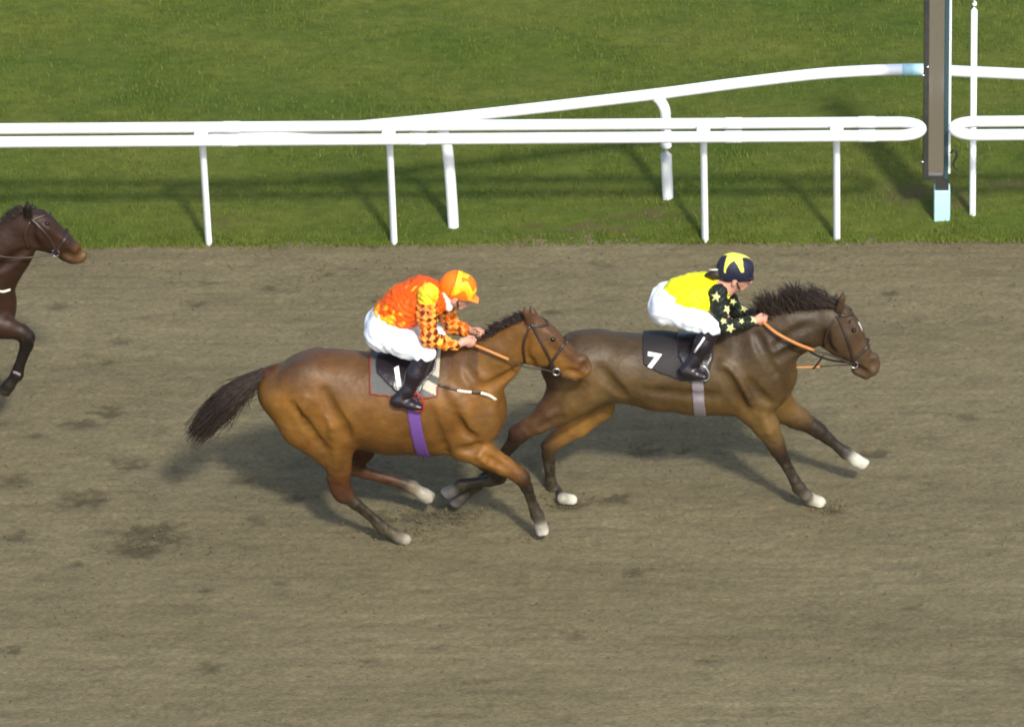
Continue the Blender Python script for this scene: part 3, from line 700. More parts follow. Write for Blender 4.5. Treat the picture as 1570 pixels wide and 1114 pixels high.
def shade_y(V, C):
    n = vnoise(V[:, 0], V[:, 2], 42, 5, 5); t = np.clip((V[:, 2]-1.08-.1*(n-.5))/.28, 0, 1)[:, None]
    body = (np.abs(C[:, 0]-CY[0]) < .05)[:, None]; grey = np.array((0.030, 0.021, 0.014))
    C = np.where(body, C*(1-.75*t)+grey*.75*t, C)
    p = np.clip((vnoise(V[:, 0], V[:, 2], 45, 3.2, 4)-.5)*2.6, -1, 1)[:, None]; C = np.where(body, C*(1+.3*p), C)
    q2 = np.clip((vnoise(V[:, 0], V[:, 2], 47, 7, 8)-.5)*2.4, -1, 1)[:, None]; C = np.where(body, C*(1+.15*q2*np.array([.6, 1, 1.4])), C)
    b2 = (np.clip((.98-V[:, 2])/.14, 0, 1)*np.clip((V[:, 2]-.55)/.15, 0, 1))[:, None]; C = np.where(body, C*(1-.5*b2)+np.array((.135, .074, .018))*.5*b2, C)
    hx = at(865, 600, YY)[0]; f = (np.clip((hx-V[:, 0])/.14+.3, 0, 1)*np.clip((V[:, 2]-.55)/.2, 0, 1))[:, None]; C = C*(1-.7*f)+np.array((.050, .022, .014))*.7*f
    hx = at(1262, 500, YY)[0]; f = (np.clip((V[:, 0]-hx)/.15, 0, 1)*np.clip((V[:, 2]-.9)/.1, 0, 1))[:, None]; C = C*(1-.65*f)+np.array((.072, .042, .022))*.65*f
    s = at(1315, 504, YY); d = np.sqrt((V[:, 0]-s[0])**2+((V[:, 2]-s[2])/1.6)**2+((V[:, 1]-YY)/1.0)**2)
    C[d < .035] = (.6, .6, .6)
    return C
yellow['shade'] = shade_y
hy, sy_, _ = horse(yellow)

# ---- third horse entering from the left
YL = -0.85
CL = (0.028, 0.012, 0.006); DL = (0.010, 0.007, 0.005)  # dark bay, deepened to paint in the light falling off to the left
def sh_(l):
    out = []
    for leg in l:
        out.append([((q[0][0]-745, q[0][1]-160)+((q[0][2],) if len(q[0]) > 2 else ()),)+tuple(q[1:3])+((DL,) if len(q) > 3 else ()) for q in leg])
    return out
left = dict(Y=YL, ground=(-160, 650), coat=CL, dark=DL,
    label='dark bay horse with a tan muzzle entering at the left edge', 
    trunk=[((431-745, 598-160), .165, .15), ((483-745, 600-160), .30, .25), ((540-745, 612-160), .325, .28), ((600-745, 619-160), .355, .30), ((660-745, 621-160), .355, .28), ((-45, 462), .33, .22), ((-28, 478), .2, .16)],
    neck=[((-42, 432), .25, .16), ((-15, 408), .215, .125), ((9, 382), .185, .10), ((33, 356), .145, .085)],
    head=[((44, 346), .125, .080), ((60, 352), .135, .088), ((86, 370), .098, .066), ((112, 386), .074, .056, (.11, .055, .016)), ((120, 391), .064, .052, (.03, .018, .012))],
    blobs=[((58, 362), (66, 366), .105, .09, .078, .07, .03), ((46, 334), (70, 342), .05, .04, .06, .05, .03), ((-60, 405), (-80, 405), .11, .1, .07, .07, .08), ((110, 397), (100, 390), .032, .05, .034, .045, .03), ((-12, 490), (-6, 498), .10, .085, .11, .09, .05),
           ((468-745, 556-160), (500-745, 558-160), .13, .13, .16, .18, .07)],
    grooves=[([(50, 345), (48, 365), (58, 378)], .012, .006), ([(124, 398), (112, 395), (100, 388)], .007, .005), ([(127, 385), (125, 391)], .010, .009), ([(66, 345), (90, 362), (108, 378)], .012, -.006), ([(40, 385), (20, 398), (2, 412)], .022, .01)],
    ears=[((43, 330), (42, 308)), ((52, 329), (50, 312))],
    legs=sh_(orange['legs'][0:4])+[
        [((-40, 455, -.10), .17, .10), ((-35, 490, -.14), .15, .10), ((-20, 500, -.16), .11, .08), ((10, 502, -.16), .082, .066), ((32, 509, -.16), .060, .052, DL), ((41, 517, -.16), .058, .05, DL), ((41, 529, -.16), .046, .038, DL), ((29, 563, -.16), .037, .032, DL), ((26, 574, -.16), .046, .04, DL), ((17, 586, -.16), .036, .034, DL), ((14, 590, -.16), .042, .042, DL), ((6, 600, -.16), .052, .05, DL)],
        [((-50, 480, .10), .15, .10), ((-42, 510, .13), .10, .08), ((-62, 560, .13), .056, .05, DL), ((-64, 570, .13), .052, .046, DL), ((-82, 612, .13), .036, .03, DL), ((-86, 622, .13), .044, .038, DL), ((-80, 634, .13), .042, .042, DL), ((-74, 640, .13), .052, .05, DL)]],
    eye=(72, 343))
hl, sl, _ = horse(left)

# ------------------------------------------------------------------ manes, tails and tack (parts of their horse)
hair_r = lambda pts, Y: [at(x, y, Y) for x, y in pts]
def flow_px(n, dx, dz, dy=0.0): return [np.array([dx, dy, dz])/math.sqrt(dx*dx+dz*dz+dy*dy)]*n
r_ = hair_r([(722, 545), (745, 519), (770, 500), (795, 490), (808, 484)], YO)
strands('mane', ho, r_, flow_px(5, -.75, -.15, .45), 1300, .095, .0026, .35, .016, 3)
tail(ho, [(at(416, 567, YO), .028), (at(388, 582, YO), .055), (at(360, 603, YO-.02), .085), (at(334, 630, YO-.02), .10), (at(310, 655, YO-.03), .085), (at(292, 682, YO-.03), .05)], 1100, 5, .1, w=.0030)
strands('tail', ho, [at(400, 585, YO), at(375, 610, YO), at(350, 632, YO)], flow_px(3, -.45, -.75), 90, .17, .0022, .15, .03, 77)
r_ = hair_r([(1166, 492), (1195, 478), (1225, 470), (1258, 468), (1284, 464)], YY)
strands('mane', hy, r_, [np.array(v) for v in ((-.15, 0, 1.), (-.45, .1, .9), (-.35, .1, 1.), (-.7, .1, .75), (-.9, .1, .35))], 2400, .20, .0024, .16, .024, 4, jag=.75, lump=1)
strands('forelock', hy, hair_r([(1286, 468), (1297, 474), (1302, 484)], YY), flow_px(3, -.3, -.9), 260, .10, .003, .1, .03, 14)
tail(hy, [(at(846, 548, YY), .04), (at(815, 545, YY), .07), (at(790, 560, YY+.02), .085), (at(760, 590, YY+.03), .07), (at(745, 615, YY+.03), .02)][:0] or
     [(at(850, 545, YY), .035), (at(828, 540, YY), .05), (at(805, 544, YY), .055), (at(782, 549, YY), .05), (at(766, 556, YY), .02)], 260, 6, .1)
r_ = hair_r([(-30, 388), (0, 356), (22, 332), (38, 322)], YL)
strands('mane', hl, r_, flow_px(4, -.75, .5, .1), 900, .075, .0028, .2, .016, 8)
tail(hl, [(at(414-745, 408, YL), .035), (at(385-745, 423, YL), .075), (at(358-745, 444, YL), .10), (at(332-745, 470, YL), .10), (at(308-745, 500, YL), .07), (at(296-745, 520, YL), .03)], 500, 15, .1, w=.004)

def ribbon(name, root, sh, Yc, path, r, m, off=.004, both=True, flat=.4, n=5):
    P = [raycast(sh, x, y, off) for x, y in spline2(path, n)]; P = [p for p in P if p is not None]
    o = MB().add(tube(P, r, 8, flat=flat, flat_axis=np.array([0, -1., .4]))).obj(name, m, root)
    if both: MB().add(tube([(p[0], 2*Yc-p[1], p[2]) for p in P], r, 8, flat=flat, flat_axis=np.array([0, -1., .4]))).obj(name, m, root)
    return o
def rope(name, root, Yc, pts, r, m, n=5):
    P = spline([at(x, y, Yc+o) for x, y, o in pts], n); return MB().add(tube(P, r, 8)).obj(name, m, root)
def ring(name, parent, c, R0, r, m):
    P = [c+R0*(math.cos(a)*np.array([1, 0, 0])+math.sin(a)*np.array([0, 0, 1.])) for a in np.linspace(0, 2*math.pi, 16, endpoint=False)]
    return MB().add(tube(P, r, 6, closed=True)).obj(name, m, parent)
def xz(sh, Yc, pts, lift=()):
    out = []
    for i, (x, y) in enumerate(pts):
        p = raycast(sh, x, y)
        if p is None: p = at(x, y, Yc)
        out.append((p[0], p[2]+(.25 if i in lift else 0)))
    return out
def layer(name, root, sh, Yc, poly, off, m, col=(.5, .5, .5), colfn=None, h=.007):
    a = np.array(poly); lo = np.array([a[:, 0].min()-.05, Yc-.42, a[:, 1].min()-.05]); hi = np.array([a[:, 0].max()+.05, Yc+.42, min(a[:, 1].max()+.02, 1.75)])
    return shell(name, sh, off, lambda X, Y, Z: poly_sdf(poly, X, Z)+0*Y, lo, hi, m, root, col, colfn, h)
def girth(root, sh, Yc, p0, p1, w, off, m, top):
    a, b = raycast(sh, *p0), raycast(sh, *p1); f = band(a, b, w, 9.)
    lo = np.array([min(a[0], b[0])-.2, Yc-.42, .55]); hi = np.array([max(a[0], b[0])+.2, Yc+.42, top])
    return shell('girth', sh, off, lambda X, Y, Z: f(X, Y, Z), lo, hi, m, root, h=.008)
def stirrup(root, Yc, pts, m, leather, r=.008):
    for s in (-1, 1):
        P = [at(x, y, Yc-o) for x, y, o in pts]
        P = [np.array([p[0], p[1] if s < 0 else 2*Yc-p[1], p[2]]) for p in P]
        st = MB().add(tube(spline(P, 4)+[], r, 8)).obj('stirrup', m, root)
        L_ = [at(x, y, Yc-o) for x, y, o in leather]; L_ = [np.array([p[0], p[1] if s < 0 else 2*Yc-p[1], p[2]]) for p in L_]
        MB().add(tube(L_, .012, 6)).obj('stirrup_leather', M['tack'], root)

def number_on(root, parent, sh, Yc, text, px, py, size, off, rot=0.0, shear=0.0, wide=1.0):
    c = raycast(sh, px, py)
    fc = bpy.data.curves.new('number', 'FONT'); fc.body = text; fc.size = 1.0; fc.align_x = 'CENTER'; fc.align_y = 'CENTER'; fc.offset = 0.035; fc.resolution_u = 6
    t = bpy.data.objects.new('number_tmp', fc); COL.objects.link(t); bpy.context.view_layer.update()
    me = bpy.data.meshes.new_from_object(t); V = np.array([v.co[:] for v in me.vertices]); F = [list(p.vertices) for p in me.polygons]
    bpy.data.objects.remove(t); bpy.data.curves.remove(fc); bpy.data.meshes.remove(me)
    X = V[:, 0]*size*wide; Z = V[:, 1]*size; X, Z = X*math.cos(rot)-Z*math.sin(rot), X*math.sin(rot)+Z*math.cos(rot)
    out = [(c[0]+x, surf_y(sh, c[0]+x, c[2]+z, Yc, off)-.003, c[2]+z) for x, z in zip(X, Z)]
    n = len(out); top = out; back = [(a, b+.006, d) for a, b, d in out]
    # solid: front faces plus a rim from boundary edges
    from collections import Counter
    ec = Counter(); 
    for f in F:
        for i in range(len(f)): ec[tuple(sorted((f[i], f[(i+1) % len(f)])))] += 1
    rim = [(a, b, b+n, a+n) for (a, b), k in ec.items() if k == 1]
    return mesh_obj('number', top+back, F+rim, M['white'], parent, smooth=False)

# tack of the reddish bay
clp = xz(so, YO, [(565, 541), (620, 543), (679, 549), (673, 580), (671, 607), (640, 611), (600, 607), (567, 603)], lift=(0, 1, 2))
def cloth_col(V, C):
    C[:] = (.075, .080, .075); d = -poly_sdf(clp, V[:, 0], V[:, 2]); edge = (d < .013) & ((V[:, 2] < clp[6][1]+.06) | (V[:, 0] < clp[0][0]+.05))
    pale = (V[:, 0] > clp[5][0]+.055-.25*(V[:, 2]-clp[5][1])) & (V[:, 0] > clp[5][0]-.0)
    C[pale] = (.42, .40, .32); st = pale & (np.abs((V[:, 2]-clp[5][1]-.115)+.45*(V[:, 0]-clp[5][0]-.1)) < .02); C[st] = (.07, .07, .06)
    lo_ = pale & ((V[:, 2]-clp[5][1])+.5*(V[:, 0]-clp[5][0]-.1) < .035); C[lo_] = (.11, .11, .10)
    C[edge] = (.20, .030, .014); return C
layer('saddle_cloth', ho, so, YO, clp, .016, M['cloth'], colfn=cloth_col)
flp = xz(so, YO, [(570, 541), (676, 549), (668, 562), (652, 582), (641, 604), (614, 602), (596, 584), (578, 563)], lift=(0, 1))
sd = layer('saddle', ho, so, YO, flp, .034, M['boot'])
number_on(ho, sd, so, YO, '1', 611, 569, .125, .056, rot=.22, wide=1.5)
girth(ho, so, YO, (635, 640), (646, 690), .043, .009, M['purple'], 1.25)
ribbon('breast_strap', ho, so, YO, [(672, 590), (685, 594), (703, 598)], .010, M['tack'])
ribbon('breast_strap', ho, so, YO, [(701, 598), (712, 600), (723, 601)], .010, M['pale'])
ribbon('breast_strap', ho, so, YO, [(724, 601), (730, 601), (738, 602)], .010, M['tack'])
ribbon('breast_strap', ho, so, YO, [(737, 602), (750, 606), (761, 613)], .011, M['pale'])
def bridle(root, sh, Yc, cheek, nose, brow, throat, bit, glint=None):
    b = ribbon('bridle', root, sh, Yc, cheek, .010, M['tack'])
    ribbon('noseband', b, sh, Yc, nose, .011, M['tack']); ribbon('browband', b, sh, Yc, brow, .009, M['tack'])
    ribbon('throat_strap', b, sh, Yc, throat, .008, M['tack'])
    p = raycast(sh, bit[0], bit[1], .004)
    if p is None: p = at(bit[0], bit[1], Yc-.07)
    for s in (-1, 1):
        c = np.array([p[0], p[1] if s < 0 else 2*Yc-p[1], p[2]]); ring('bit_ring', b, c, .026, .006, M['steel'])
    return b
bridle(ho, so, YO, [(815, 497), (828, 522), (840, 545), (851, 566)], [(869, 522), (858, 537), (848, 552), (840, 565)], [(842, 497), (829, 500), (817, 500)], [(812, 500), (803, 528), (805, 556)], (853, 570))
rope('rein', ho, YO, [(728, 529, -.10), (752, 539, -.14), (780, 551, -.15)], .0105, M['rubber'])
rope('rein', ho, YO, [(779, 551, -.15), (805, 562, -.14), (832, 566, -.12), (852, 571, -.09)], .007, M['tack'])
rope('rein', ho, YO, [(736, 512, .07), (775, 527, .12), (815, 545, .10), (852, 560, .08)], .007, M['tack'])
stirrup(ho, YO, [(634, 604, .30), (641, 604, .31), (647, 612, .32), (650, 624, .335), (645, 630, .34), (630, 627, .335), (618, 624, .33)], M['red'], [(632, 560, .235), (633, 604, .30)])
# tack of the dark brown horse
clq = xz(sy_, YY, [(983, 519), (1040, 514), (1098, 519), (1094, 545), (1084, 582), (1046, 583), (1014, 572), (986, 557)], lift=(0, 1, 2))
layer('saddle_cloth', hy, sy_, YY, clq, .014, M['cloth'], (.012, .010, .011))
flq = xz(sy_, YY, [(1035, 514), (1098, 519), (1092, 545), (1080, 572), (1052, 566), (1040, 540)], lift=(0, 1))
sd2 = layer('saddle', hy, sy_, YY, flq, .030, M['boot'])
number_on(hy, hy, sy_, YY, '7', 1002, 551, .108, .025, rot=-.12, wide=1.7)
girth(hy, sy_, YY, (1070, 600), (1072, 628), .042, .009, M['grey_girth'], 1.25)
bridle(hy, sy_, YY, [(1284, 484), (1294, 508), (1303, 533), (1309, 555)], [(1333, 528), (1322, 540), (1311, 550), (1303, 558)], [(1308, 482), (1297, 484), (1287, 484)], [(1282, 486), (1268, 510), (1262, 536)], (1310, 559))
rope('rein', hy, YY, [(1168, 492, -.09), (1190, 510, -.17), (1220, 526, -.17), (1248, 537, -.13)], .0115, M['rubber'])
rope('rein', hy, YY, [(1247, 537, -.13), (1270, 543, -.12), (1309, 559, -.08)], .008, M['tack'])
rope('rein', hy, YY, [(1172, 488, .09), (1215, 520, .17), (1260, 548, .10), (1309, 557, .07)], .008, M['tack'])
rope('martingale_strap', hy, YY, [(1200, 563, .0), (1228, 563, -.01), (1257, 562, -.02)], .008, M['rubber'])
rope('martingale_strap', hy, YY, [(1247, 565, -.02), (1254, 557, -.07), (1262, 545, -.12)], .007, M['tack'])
rope('martingale_strap', hy, YY, [(1256, 562, -.02), (1280, 560, -.04), (1306, 559, -.07)], .004, M['tack'])
stirrup(hy, YY, [(1072, 560, .27), (1079, 561, .28), (1085, 568, .29), (1087, 578, .30), (1081, 583, .305), (1065, 577, .30), (1048, 572, .29)], M['steel'], [(1074, 525, .20), (1074, 560, .27)], r=.006)
# tack of the third horse
bridle(hl, sl, YL, [(48, 336), (62, 350), (76, 366), (86, 386)], [(103, 360), (97, 370), (90, 380), (82, 390)], [(70, 330), (58, 334), (50, 338)], [(46, 340), (38, 360), (44, 382)], (85, 388))
ribbon('breast_strap', hl, sl, YL, [(-14, 440), (2, 447), (16, 444)], .009, M['pale'])
ribbon('fetlock_boot', hl, sl, YL, [(20, 570), (26, 572), (31, 575)], .010, M['grey_girth'], both=False)
rope('rein', hl, YL, [(-60, 360, -.12), (-10, 390, -.20), (40, 395, -.14), (85, 389, -.09)], .007, M['tack'])
layer('saddle_cloth', hl, sl, YL, xz(sl, YL, [(565-745, 383), (679-745, 389), (671-745, 447), (567-745, 443)], lift=(0, 1)), .016, M['cloth'], (.05, .07, .13))

# ------------------------------------------------------------------ jockeys
SKIN = (0.52, 0.27, 0.19)
def hand_prims(p, fwd, side, k=.008):
    """gripping hand: palm, four curled fingers of unequal length, thumb on top. side: +1 palm faces +Y"""
    f = fwd/np.linalg.norm(fwd); a = np.array([.1, 0, 1.0]); a = a-f*(a@f); a /= np.linalg.norm(a); n = np.cross(a, f)*1.0
    if n[1]*side < 0: n = -n
    out = [prim(p-f*.035, p+f*.030, .024, .030, .018, .016, .02, SKIN)]
    for i, L in enumerate((.95, 1.05, 1.0, .82)):
        b = p+f*.036+a*(.027-.018*i)-n*.004; m_ = b+f*.022*L+n*.014; t = m_+n*.024*L-f*.010; e = t-f*.024*L-n*.002
        out += [prim(b-f*.02, m_, .0095, .009, k=.005, c=SKIN), prim(m_, t, .009, .0085, k=.004, c=SKIN), prim(t, e, .0085, .007, k=.004, c=SKIN)]
    b = p-f*.015+a*.022+n*.008; m_ = b+f*.028+a*.014+n*.012; e = m_+f*.026+n*.008-a*.002
    out += [prim(b, m_, .012, .010, k=.008, c=SKIN), prim(m_, e, .010, .008, k=.004, c=SKIN)]
    return out
def star(u, v, R, rot=0.0):
    a = np.arctan2(v, u)+rot; r = np.hypot(u, v); w = (a-math.pi/2) % (2*math.pi/5); w = np.minimum(w, 2*math.pi/5-w)
    inr = .42*R; # boundary of a 5-point star
    x0, y0 = R, 0.; x1, y1 = inr*math.cos(math.pi/5), inr*math.sin(math.pi/5)
    X, Y = r*np.cos(w), r*np.sin(w)
    return (x1-x0)*(Y-y0)-(y1-y0)*(X-x0) > 0

def jockey(J):
    Yc = J['Y']; A = lambda q: at(q[0], q[1], Yc+(q[2] if len(q) > 2 else 0.))
    root = empty('person', tuple(A(J['seat']))); tag(root, J['label'], 'person')
    hd, nk = A(J['head']), A(J['neck']); ch = [A(q) for q in J['torso']]
    fd = np.array(J['face'], float); fd /= np.linalg.norm(fd); up = np.array([-fd[2], 0, fd[0]]) if True else None; up = up/np.linalg.norm(up)
    S = Shape(); core = []
    core += [prim(hd+up*.015-fd*.01, hd+up*.03-fd*.02, .092, .090, .075, .075, .03, SKIN), prim(hd-up*.045+fd*.035, hd-up*.085+fd*.045, .052, .036, .048, .032, .03, SKIN)]
    core += [prim(hd+fd*.085-up*.005, hd+fd*.105-up*.040, .010, .015, .009, .015, .012, SKIN), prim(hd+fd*.078-up*.075, hd+fd*.082-up*.077, .014, .012, .022, .018, .01, (.42, .15, .12))]
    for s in (-1, 1):
        core.append(prim(hd+np.array([0, s*.078, 0])-fd*.01-up*.005, hd+np.array([0, s*.082, 0])-fd*.012-up*.035, .020, .014, .010, .009, .008, SKIN))
        core.append(prim(hd+np.array([0, s*.034, 0])+fd*.074+up*.002, hd+np.array([0, s*.036, 0])+fd*.074+up*.004, .014, .012, .016, .014, .012, SKIN))
    core.append(prim(nk, hd-up*.055-fd*.02, .062, .055, .060, .052, .03, SKIN))
    tr = [(p, r-.016, l-.016) for p, r, l in zip(ch, J['tr'], J['tl'])]
    for (a, ra, la), (b, rb, lb) in zip(tr[:-1], tr[1:]): core.append(prim(a, b, ra, rb, la, lb, .06, SKIN))
    core.append(prim(ch[-1], nk, J['tr'][-1]-.03, .062, J['tl'][-1]-.06, .06, .06, SKIN))
    S.add(core)
    jk = Shape(); jt = []
    for i in range(len(ch)-1): jt.append(prim(ch[i], ch[i+1], J['tr'][i], J['tr'][i+1], J['tl'][i], J['tl'][i+1], .05, (1, 0, 0)))
    jt.append(prim(ch[-1], nk, J['tr'][-1]-.02, .066, J['tl'][-1]-.05, .066, .05, (1, 0, 0)))
    jk.add(jt)
    for arm in J['arms']:
        sh0, el, wr, ha = [A(q) for q in arm]; f = ha-wr; sd_ = 1 if arm[0][2] < 0 else -1
        S.add([prim(sh0, el, .050, .040, k=.03, c=SKIN), prim(el, wr, .040, .026, k=.02, c=SKIN)]+hand_prims(ha, (wr-el)/np.linalg.norm(wr-el)*.6+np.array([.5, 0, -.15]), sd_)+[prim(wr, ha, .024, .022, k=.015, c=SKIN)], .02)
        mid = sh0*.5+el*.5+np.array([-.012, 0, .0])
        cuff = el+(wr-el)*1.02
        jk.add([prim(sh0, mid, J['sr'], J['sr']*.92, k=.03, c=(0, 0, 1)), prim(mid, el, J['sr']*.92, J['sr']*.80, k=.03, c=(0, 1, 0)), prim(el, el*.4+wr*.6, J['sr']*.80, J['sr']*.62, k=.03, c=(0, 1, 0)), prim(el*.4+wr*.6, cuff, J['sr']*.62, .036, k=.03, c=(0, 1, 0))], .035)
    br = Shape(); seat = [prim(A(J['seat']), A(J['waist']), J['seat_r'], J['seat_r']*.86, J['seat_l'], J['seat_l']*.86, .06)]
    br.add(seat)
    for lg in J['legs']:
        hp, kn, an, he, to = [A(q) for q in lg]
        S.add([prim(hp, kn, .075, .052, k=.03, c=SKIN), prim(kn, an, .050, .034, k=.02, c=SKIN), prim(he, to, .03, .022, .03, .026, .02, SKIN)], .03)
        br.add([prim(hp, hp*.45+kn*.55, J['thr'], J['thr']*.80, J['thr']*.9, J['thr']*.74, .05), prim(hp*.45+kn*.55, kn, J['thr']*.80, .066, J['thr']*.74, .064, .05), prim(kn, kn*.8+an*.2, .064, .056, k=.03)], .05)
    body = build('body', S, .0055, M['skin'], root, SKIN, it=1, sharp=.006)
    # clothing
    wr_ = J['wr']
    def wrinkle(F, X, Y, Z):
        return F+wr_*(np.sin(95*X+60*Z+3*np.sin(40*Y+25*Z))*.5+np.sin(70*Z-48*X+4*np.sin(33*X+20*Y))*.5)*.004+.0025*wr_*np.sin(150*(X*.3+Z)+5*np.sin(30*X))
    jo = build('silk_jacket', jk, .0062, M['silk'], root, (1, 0, 0), mod=wrinkle, colfn=lambda V, C: J['jacket'](V, C, jk), it=1, sharp=.004)
    build('breeches', br, .0075, M['breech'], root, (.8, .8, .8), mod=lambda F, X, Y, Z: F+.0030*np.sin(42*X+60*Z+3*np.sin(22*Y)+2*np.sin(25*X-20*Z))+.0014*np.sin(110*X-60*Z+4*np.sin(25*Z)), it=1)
    for lg in J['legs']:
        hp, kn, an, he, to = [A(q) for q in lg]; b = Shape()
        k2 = kn*.88+an*.12
        b.add([prim(k2, k2*.5+an*.5, .068, .064, .062, .060, .03), prim(k2*.5+an*.5, an, .064, .046, .060, .042, .03), prim(an, he, .046, .040, .042, .038, .025), prim(he, to*.6+he*.4, .038, .036, .036, .040, .02), prim(to*.6+he*.4, to, .034, .024, .040, .032, .02)])
        b.add([prim(he-np.array([.01, 0, .028]), he+(to-he)*.12-np.array([0, 0, .03]), .018, .018, .034, .034, .01)], .008)
        bo = build('boot', b, .0075, M['boot'], root, it=1)
        if J.get('boot_mark') and lg[0][2] < 0:
            P = [raycast(b, x, y, .002) for x, y in J['boot_mark']]; P = [p for p in P if p is not None]
            if len(P) > 1: MB().add(tube(P, [.008]*len(P), 6)).obj('boot_strip', M['white'], bo)
    # helmet with silk cap and peak
    hs = Shape(); hc = hd+up*.048-fd*.012
    hs.add([prim(hc-fd*.022, hc+fd*.018, .112, .108, .094, .092, .03, (1, 0, 0)), prim(hc-fd*.05-up*.04, hc-fd*.045-up*.05, .075, .06, .078, .07, .03, (1, 0, 0))])
    pk = J['peak']; hs.add([prim(hc+fd*.080-up*.035, hc+fd*(.115+pk)-up*(.050), .018, .009, .075, .045, .02, (0, 1, 0))], .012)
    fdv, upv = fd, up
    def cut(F, X, Y, Z):
        u = (X-hc[0])*upv[0]+(Z-hc[2])*upv[2]; w = (X-hc[0])*fdv[0]+(Z-hc[2])*fdv[2]
        return np.maximum(F, -(u+.062+np.where(w < 0, -w*.35, 0)))+0*Y
    ho_ = build('helmet', hs, .005, M['silk'], root, (1, 0, 0), mod=cut, colfn=lambda V, C: J['cap'](V, C, hc, fd, up), it=1, sharp=.004)
    # goggles strap and lens, chin strap, eyes
    g = MB(); c0 = hd+fd*.066+up*.004
    g.add(tube([c0+np.array([0, s*.075, 0])-fd*.035 if abs(s) == 1 else c0+fd*(.030-.012*s*s)+np.array([0, s*.06, 0]) for s in (-1, -.6, -.2, .2, .6, 1)], [.012, .020, .020, .020, .020, .012], 8))
    g.obj('goggles', J['gog'], root)
    for s in (-1, 1):
        MB().add(tube([hd+np.array([0, s*.078, 0])+up*.0, hd+np.array([0, s*.066, 0])-up*.055+fd*.025, hd+np.array([0, s*.02, 0])-up*.105+fd*.045], .005, 6)).obj('chin_strap', M['tack'], ho_)
        ec = hd+np.array([0, s*.034, 0])+fd*.083+up*.004
        MB().add(tube([ec-fd*.004, ec+fd*.004], [.009, .006], 8)).obj('eye', M['eye'], root)
    for e in J.get('extra', []): e(root, ho_, A)
    return root

OR, YL_, CRM = (0.74, 0.090, 0.003), (0.85, 0.56, 0.025), (0.85, 0.34, 0.06)
def jacket_orange(V, C, sh):
    n1 = vnoise(V[:, 0]+V[:, 1], V[:, 2], 51, 14, 10); n2 = vnoise(V[:, 0]-V[:, 1], V[:, 2], 52, 30, 22)
    t, sl_, cap = C[:, 0] > .5, C[:, 1] > .5, C[:, 2] >= .5
    out = np.tile(np.array(OR), (len(V), 1)); b0 = at(600, 492, YO)
    low = np.exp(-(((V[:, 0]-b0[0]-.02)/.13)**2+((V[:, 2]-b0[2]-.02)/.12)**2))
    m = (n1*.6+n2*.5+low*.40) > .76; out[t & m] = (.85, .36, .015); m2 = (n1*.6+n2*.5+low*.35) > .86; out[t & m2] = YL_
    out[cap] = YL_; m = cap & (n1 > .62); out[m] = (.83, .40, .012)
    jx = .030*(vnoise(V[:, 0]+V[:, 1], V[:, 2], 56, 18, 18)-.5); jz = .030*(vnoise(V[:, 0]-V[:, 1], V[:, 2], 57, 20, 16)-.5); u = (V[:, 0]+jx+V[:, 2]*.9+jz)/.047; w = (V[:, 2]+jz-V[:, 0]*.9+jx)/.047; ch = (np.floor(u)+np.floor(w)) % 2; e = np.minimum(np.abs(u-np.round(u)), np.abs(w-np.round(w)))
    top = at(655, 462, YO-.2)[2]; sm = sl_ | (cap & (V[:, 2] < top))
    out[sm & (ch < .5)] = CRM; out[sm & (ch < .5) & (n1 > .6)] = (.84, .50, .06); out[sm & (ch >= .5)] = (.16, .018, .004); out[sm & (ch >= .5) & (n2 > .50)] = (.70, .11, .006)
    return out
def cap_orange(V, C, hc, fd, up):
    d = V-hc; a = d@fd; u = d@up; y = d[:, 1]; out = np.tile(np.array((.78, .17, .008)), (len(V), 1))
    n = vnoise(a, y, 55, 22, 22)*.6+vnoise(a, u, 58, 34, 30)*.4; q = (a > -.045) & (u > .0+.03*np.sin(a*50)) & (n+.9*(a < .07)*.15 > .36); out[q] = YL_; out[q & (n > .54)] = (.83, .40, .01)
    out[(np.abs(a+.05) < .005) & (u > -.05)] = (.45, .10, .004); out[C[:, 1] > .5] = (.82, .25, .04)
    return out
M['smoke'] = mat('smoked_goggles', (.02, .015, .015), .15); M['clearlens'] = mat('goggles', (.25, .16, .10), .2)
def neck_scarf(root, hel, A):
    s = Shape(); s.add([prim(A((683, 447, -.03)), A((688, 470, -.05)), .036, .030, .055, .045, .02)])
    build('neck_scarf', s, .006, mat('scarf', (.72, .66, .60), .7), root, it=1)
orange_j = jockey(dict(Y=YO, label='jockey in orange patterned silks and orange cap crouching over the reddish bay', wr=1.25,
    seat=(588, 507), waist=(598, 484), seat_r=.135, seat_l=.165, thr=.118,
    torso=[(597, 483), (622, 468), (648, 458), (664, 456)], tr=[.115, .138, .138, .105], tl=[.155, .175, .185, .15],
    neck=(682, 455), head=(702, 449), face=(1, 0, -.42), peak=.045,
    sr=.070, arms=[[(657, 449, -.165), (658, 519, -.235), (697, 529, -.14), (716, 524, -.10)], [(676, 452, .155), (694, 500, .20), (718, 507, .11), (730, 508, .06)]],
    legs=[[(588, 511, -.09), (652, 541, -.215), (625, 599, -.285), (608, 614, -.305), (645, 624, -.325)], [(588, 493, .09), (670, 513, .195), (635, 545, .285), (622, 556, .305), (655, 562, .325)]],
    jacket=jacket_orange, cap=cap_orange, gog=M['clearlens'], extra=[neck_scarf]))
SY = [(1098, 455, 7), (1116, 474, 7), (1120, 503, 7), (1141, 473, 6), (1157, 489, 7), (1137, 492, 4), (1109, 492, 5), (1124, 462, 5)]
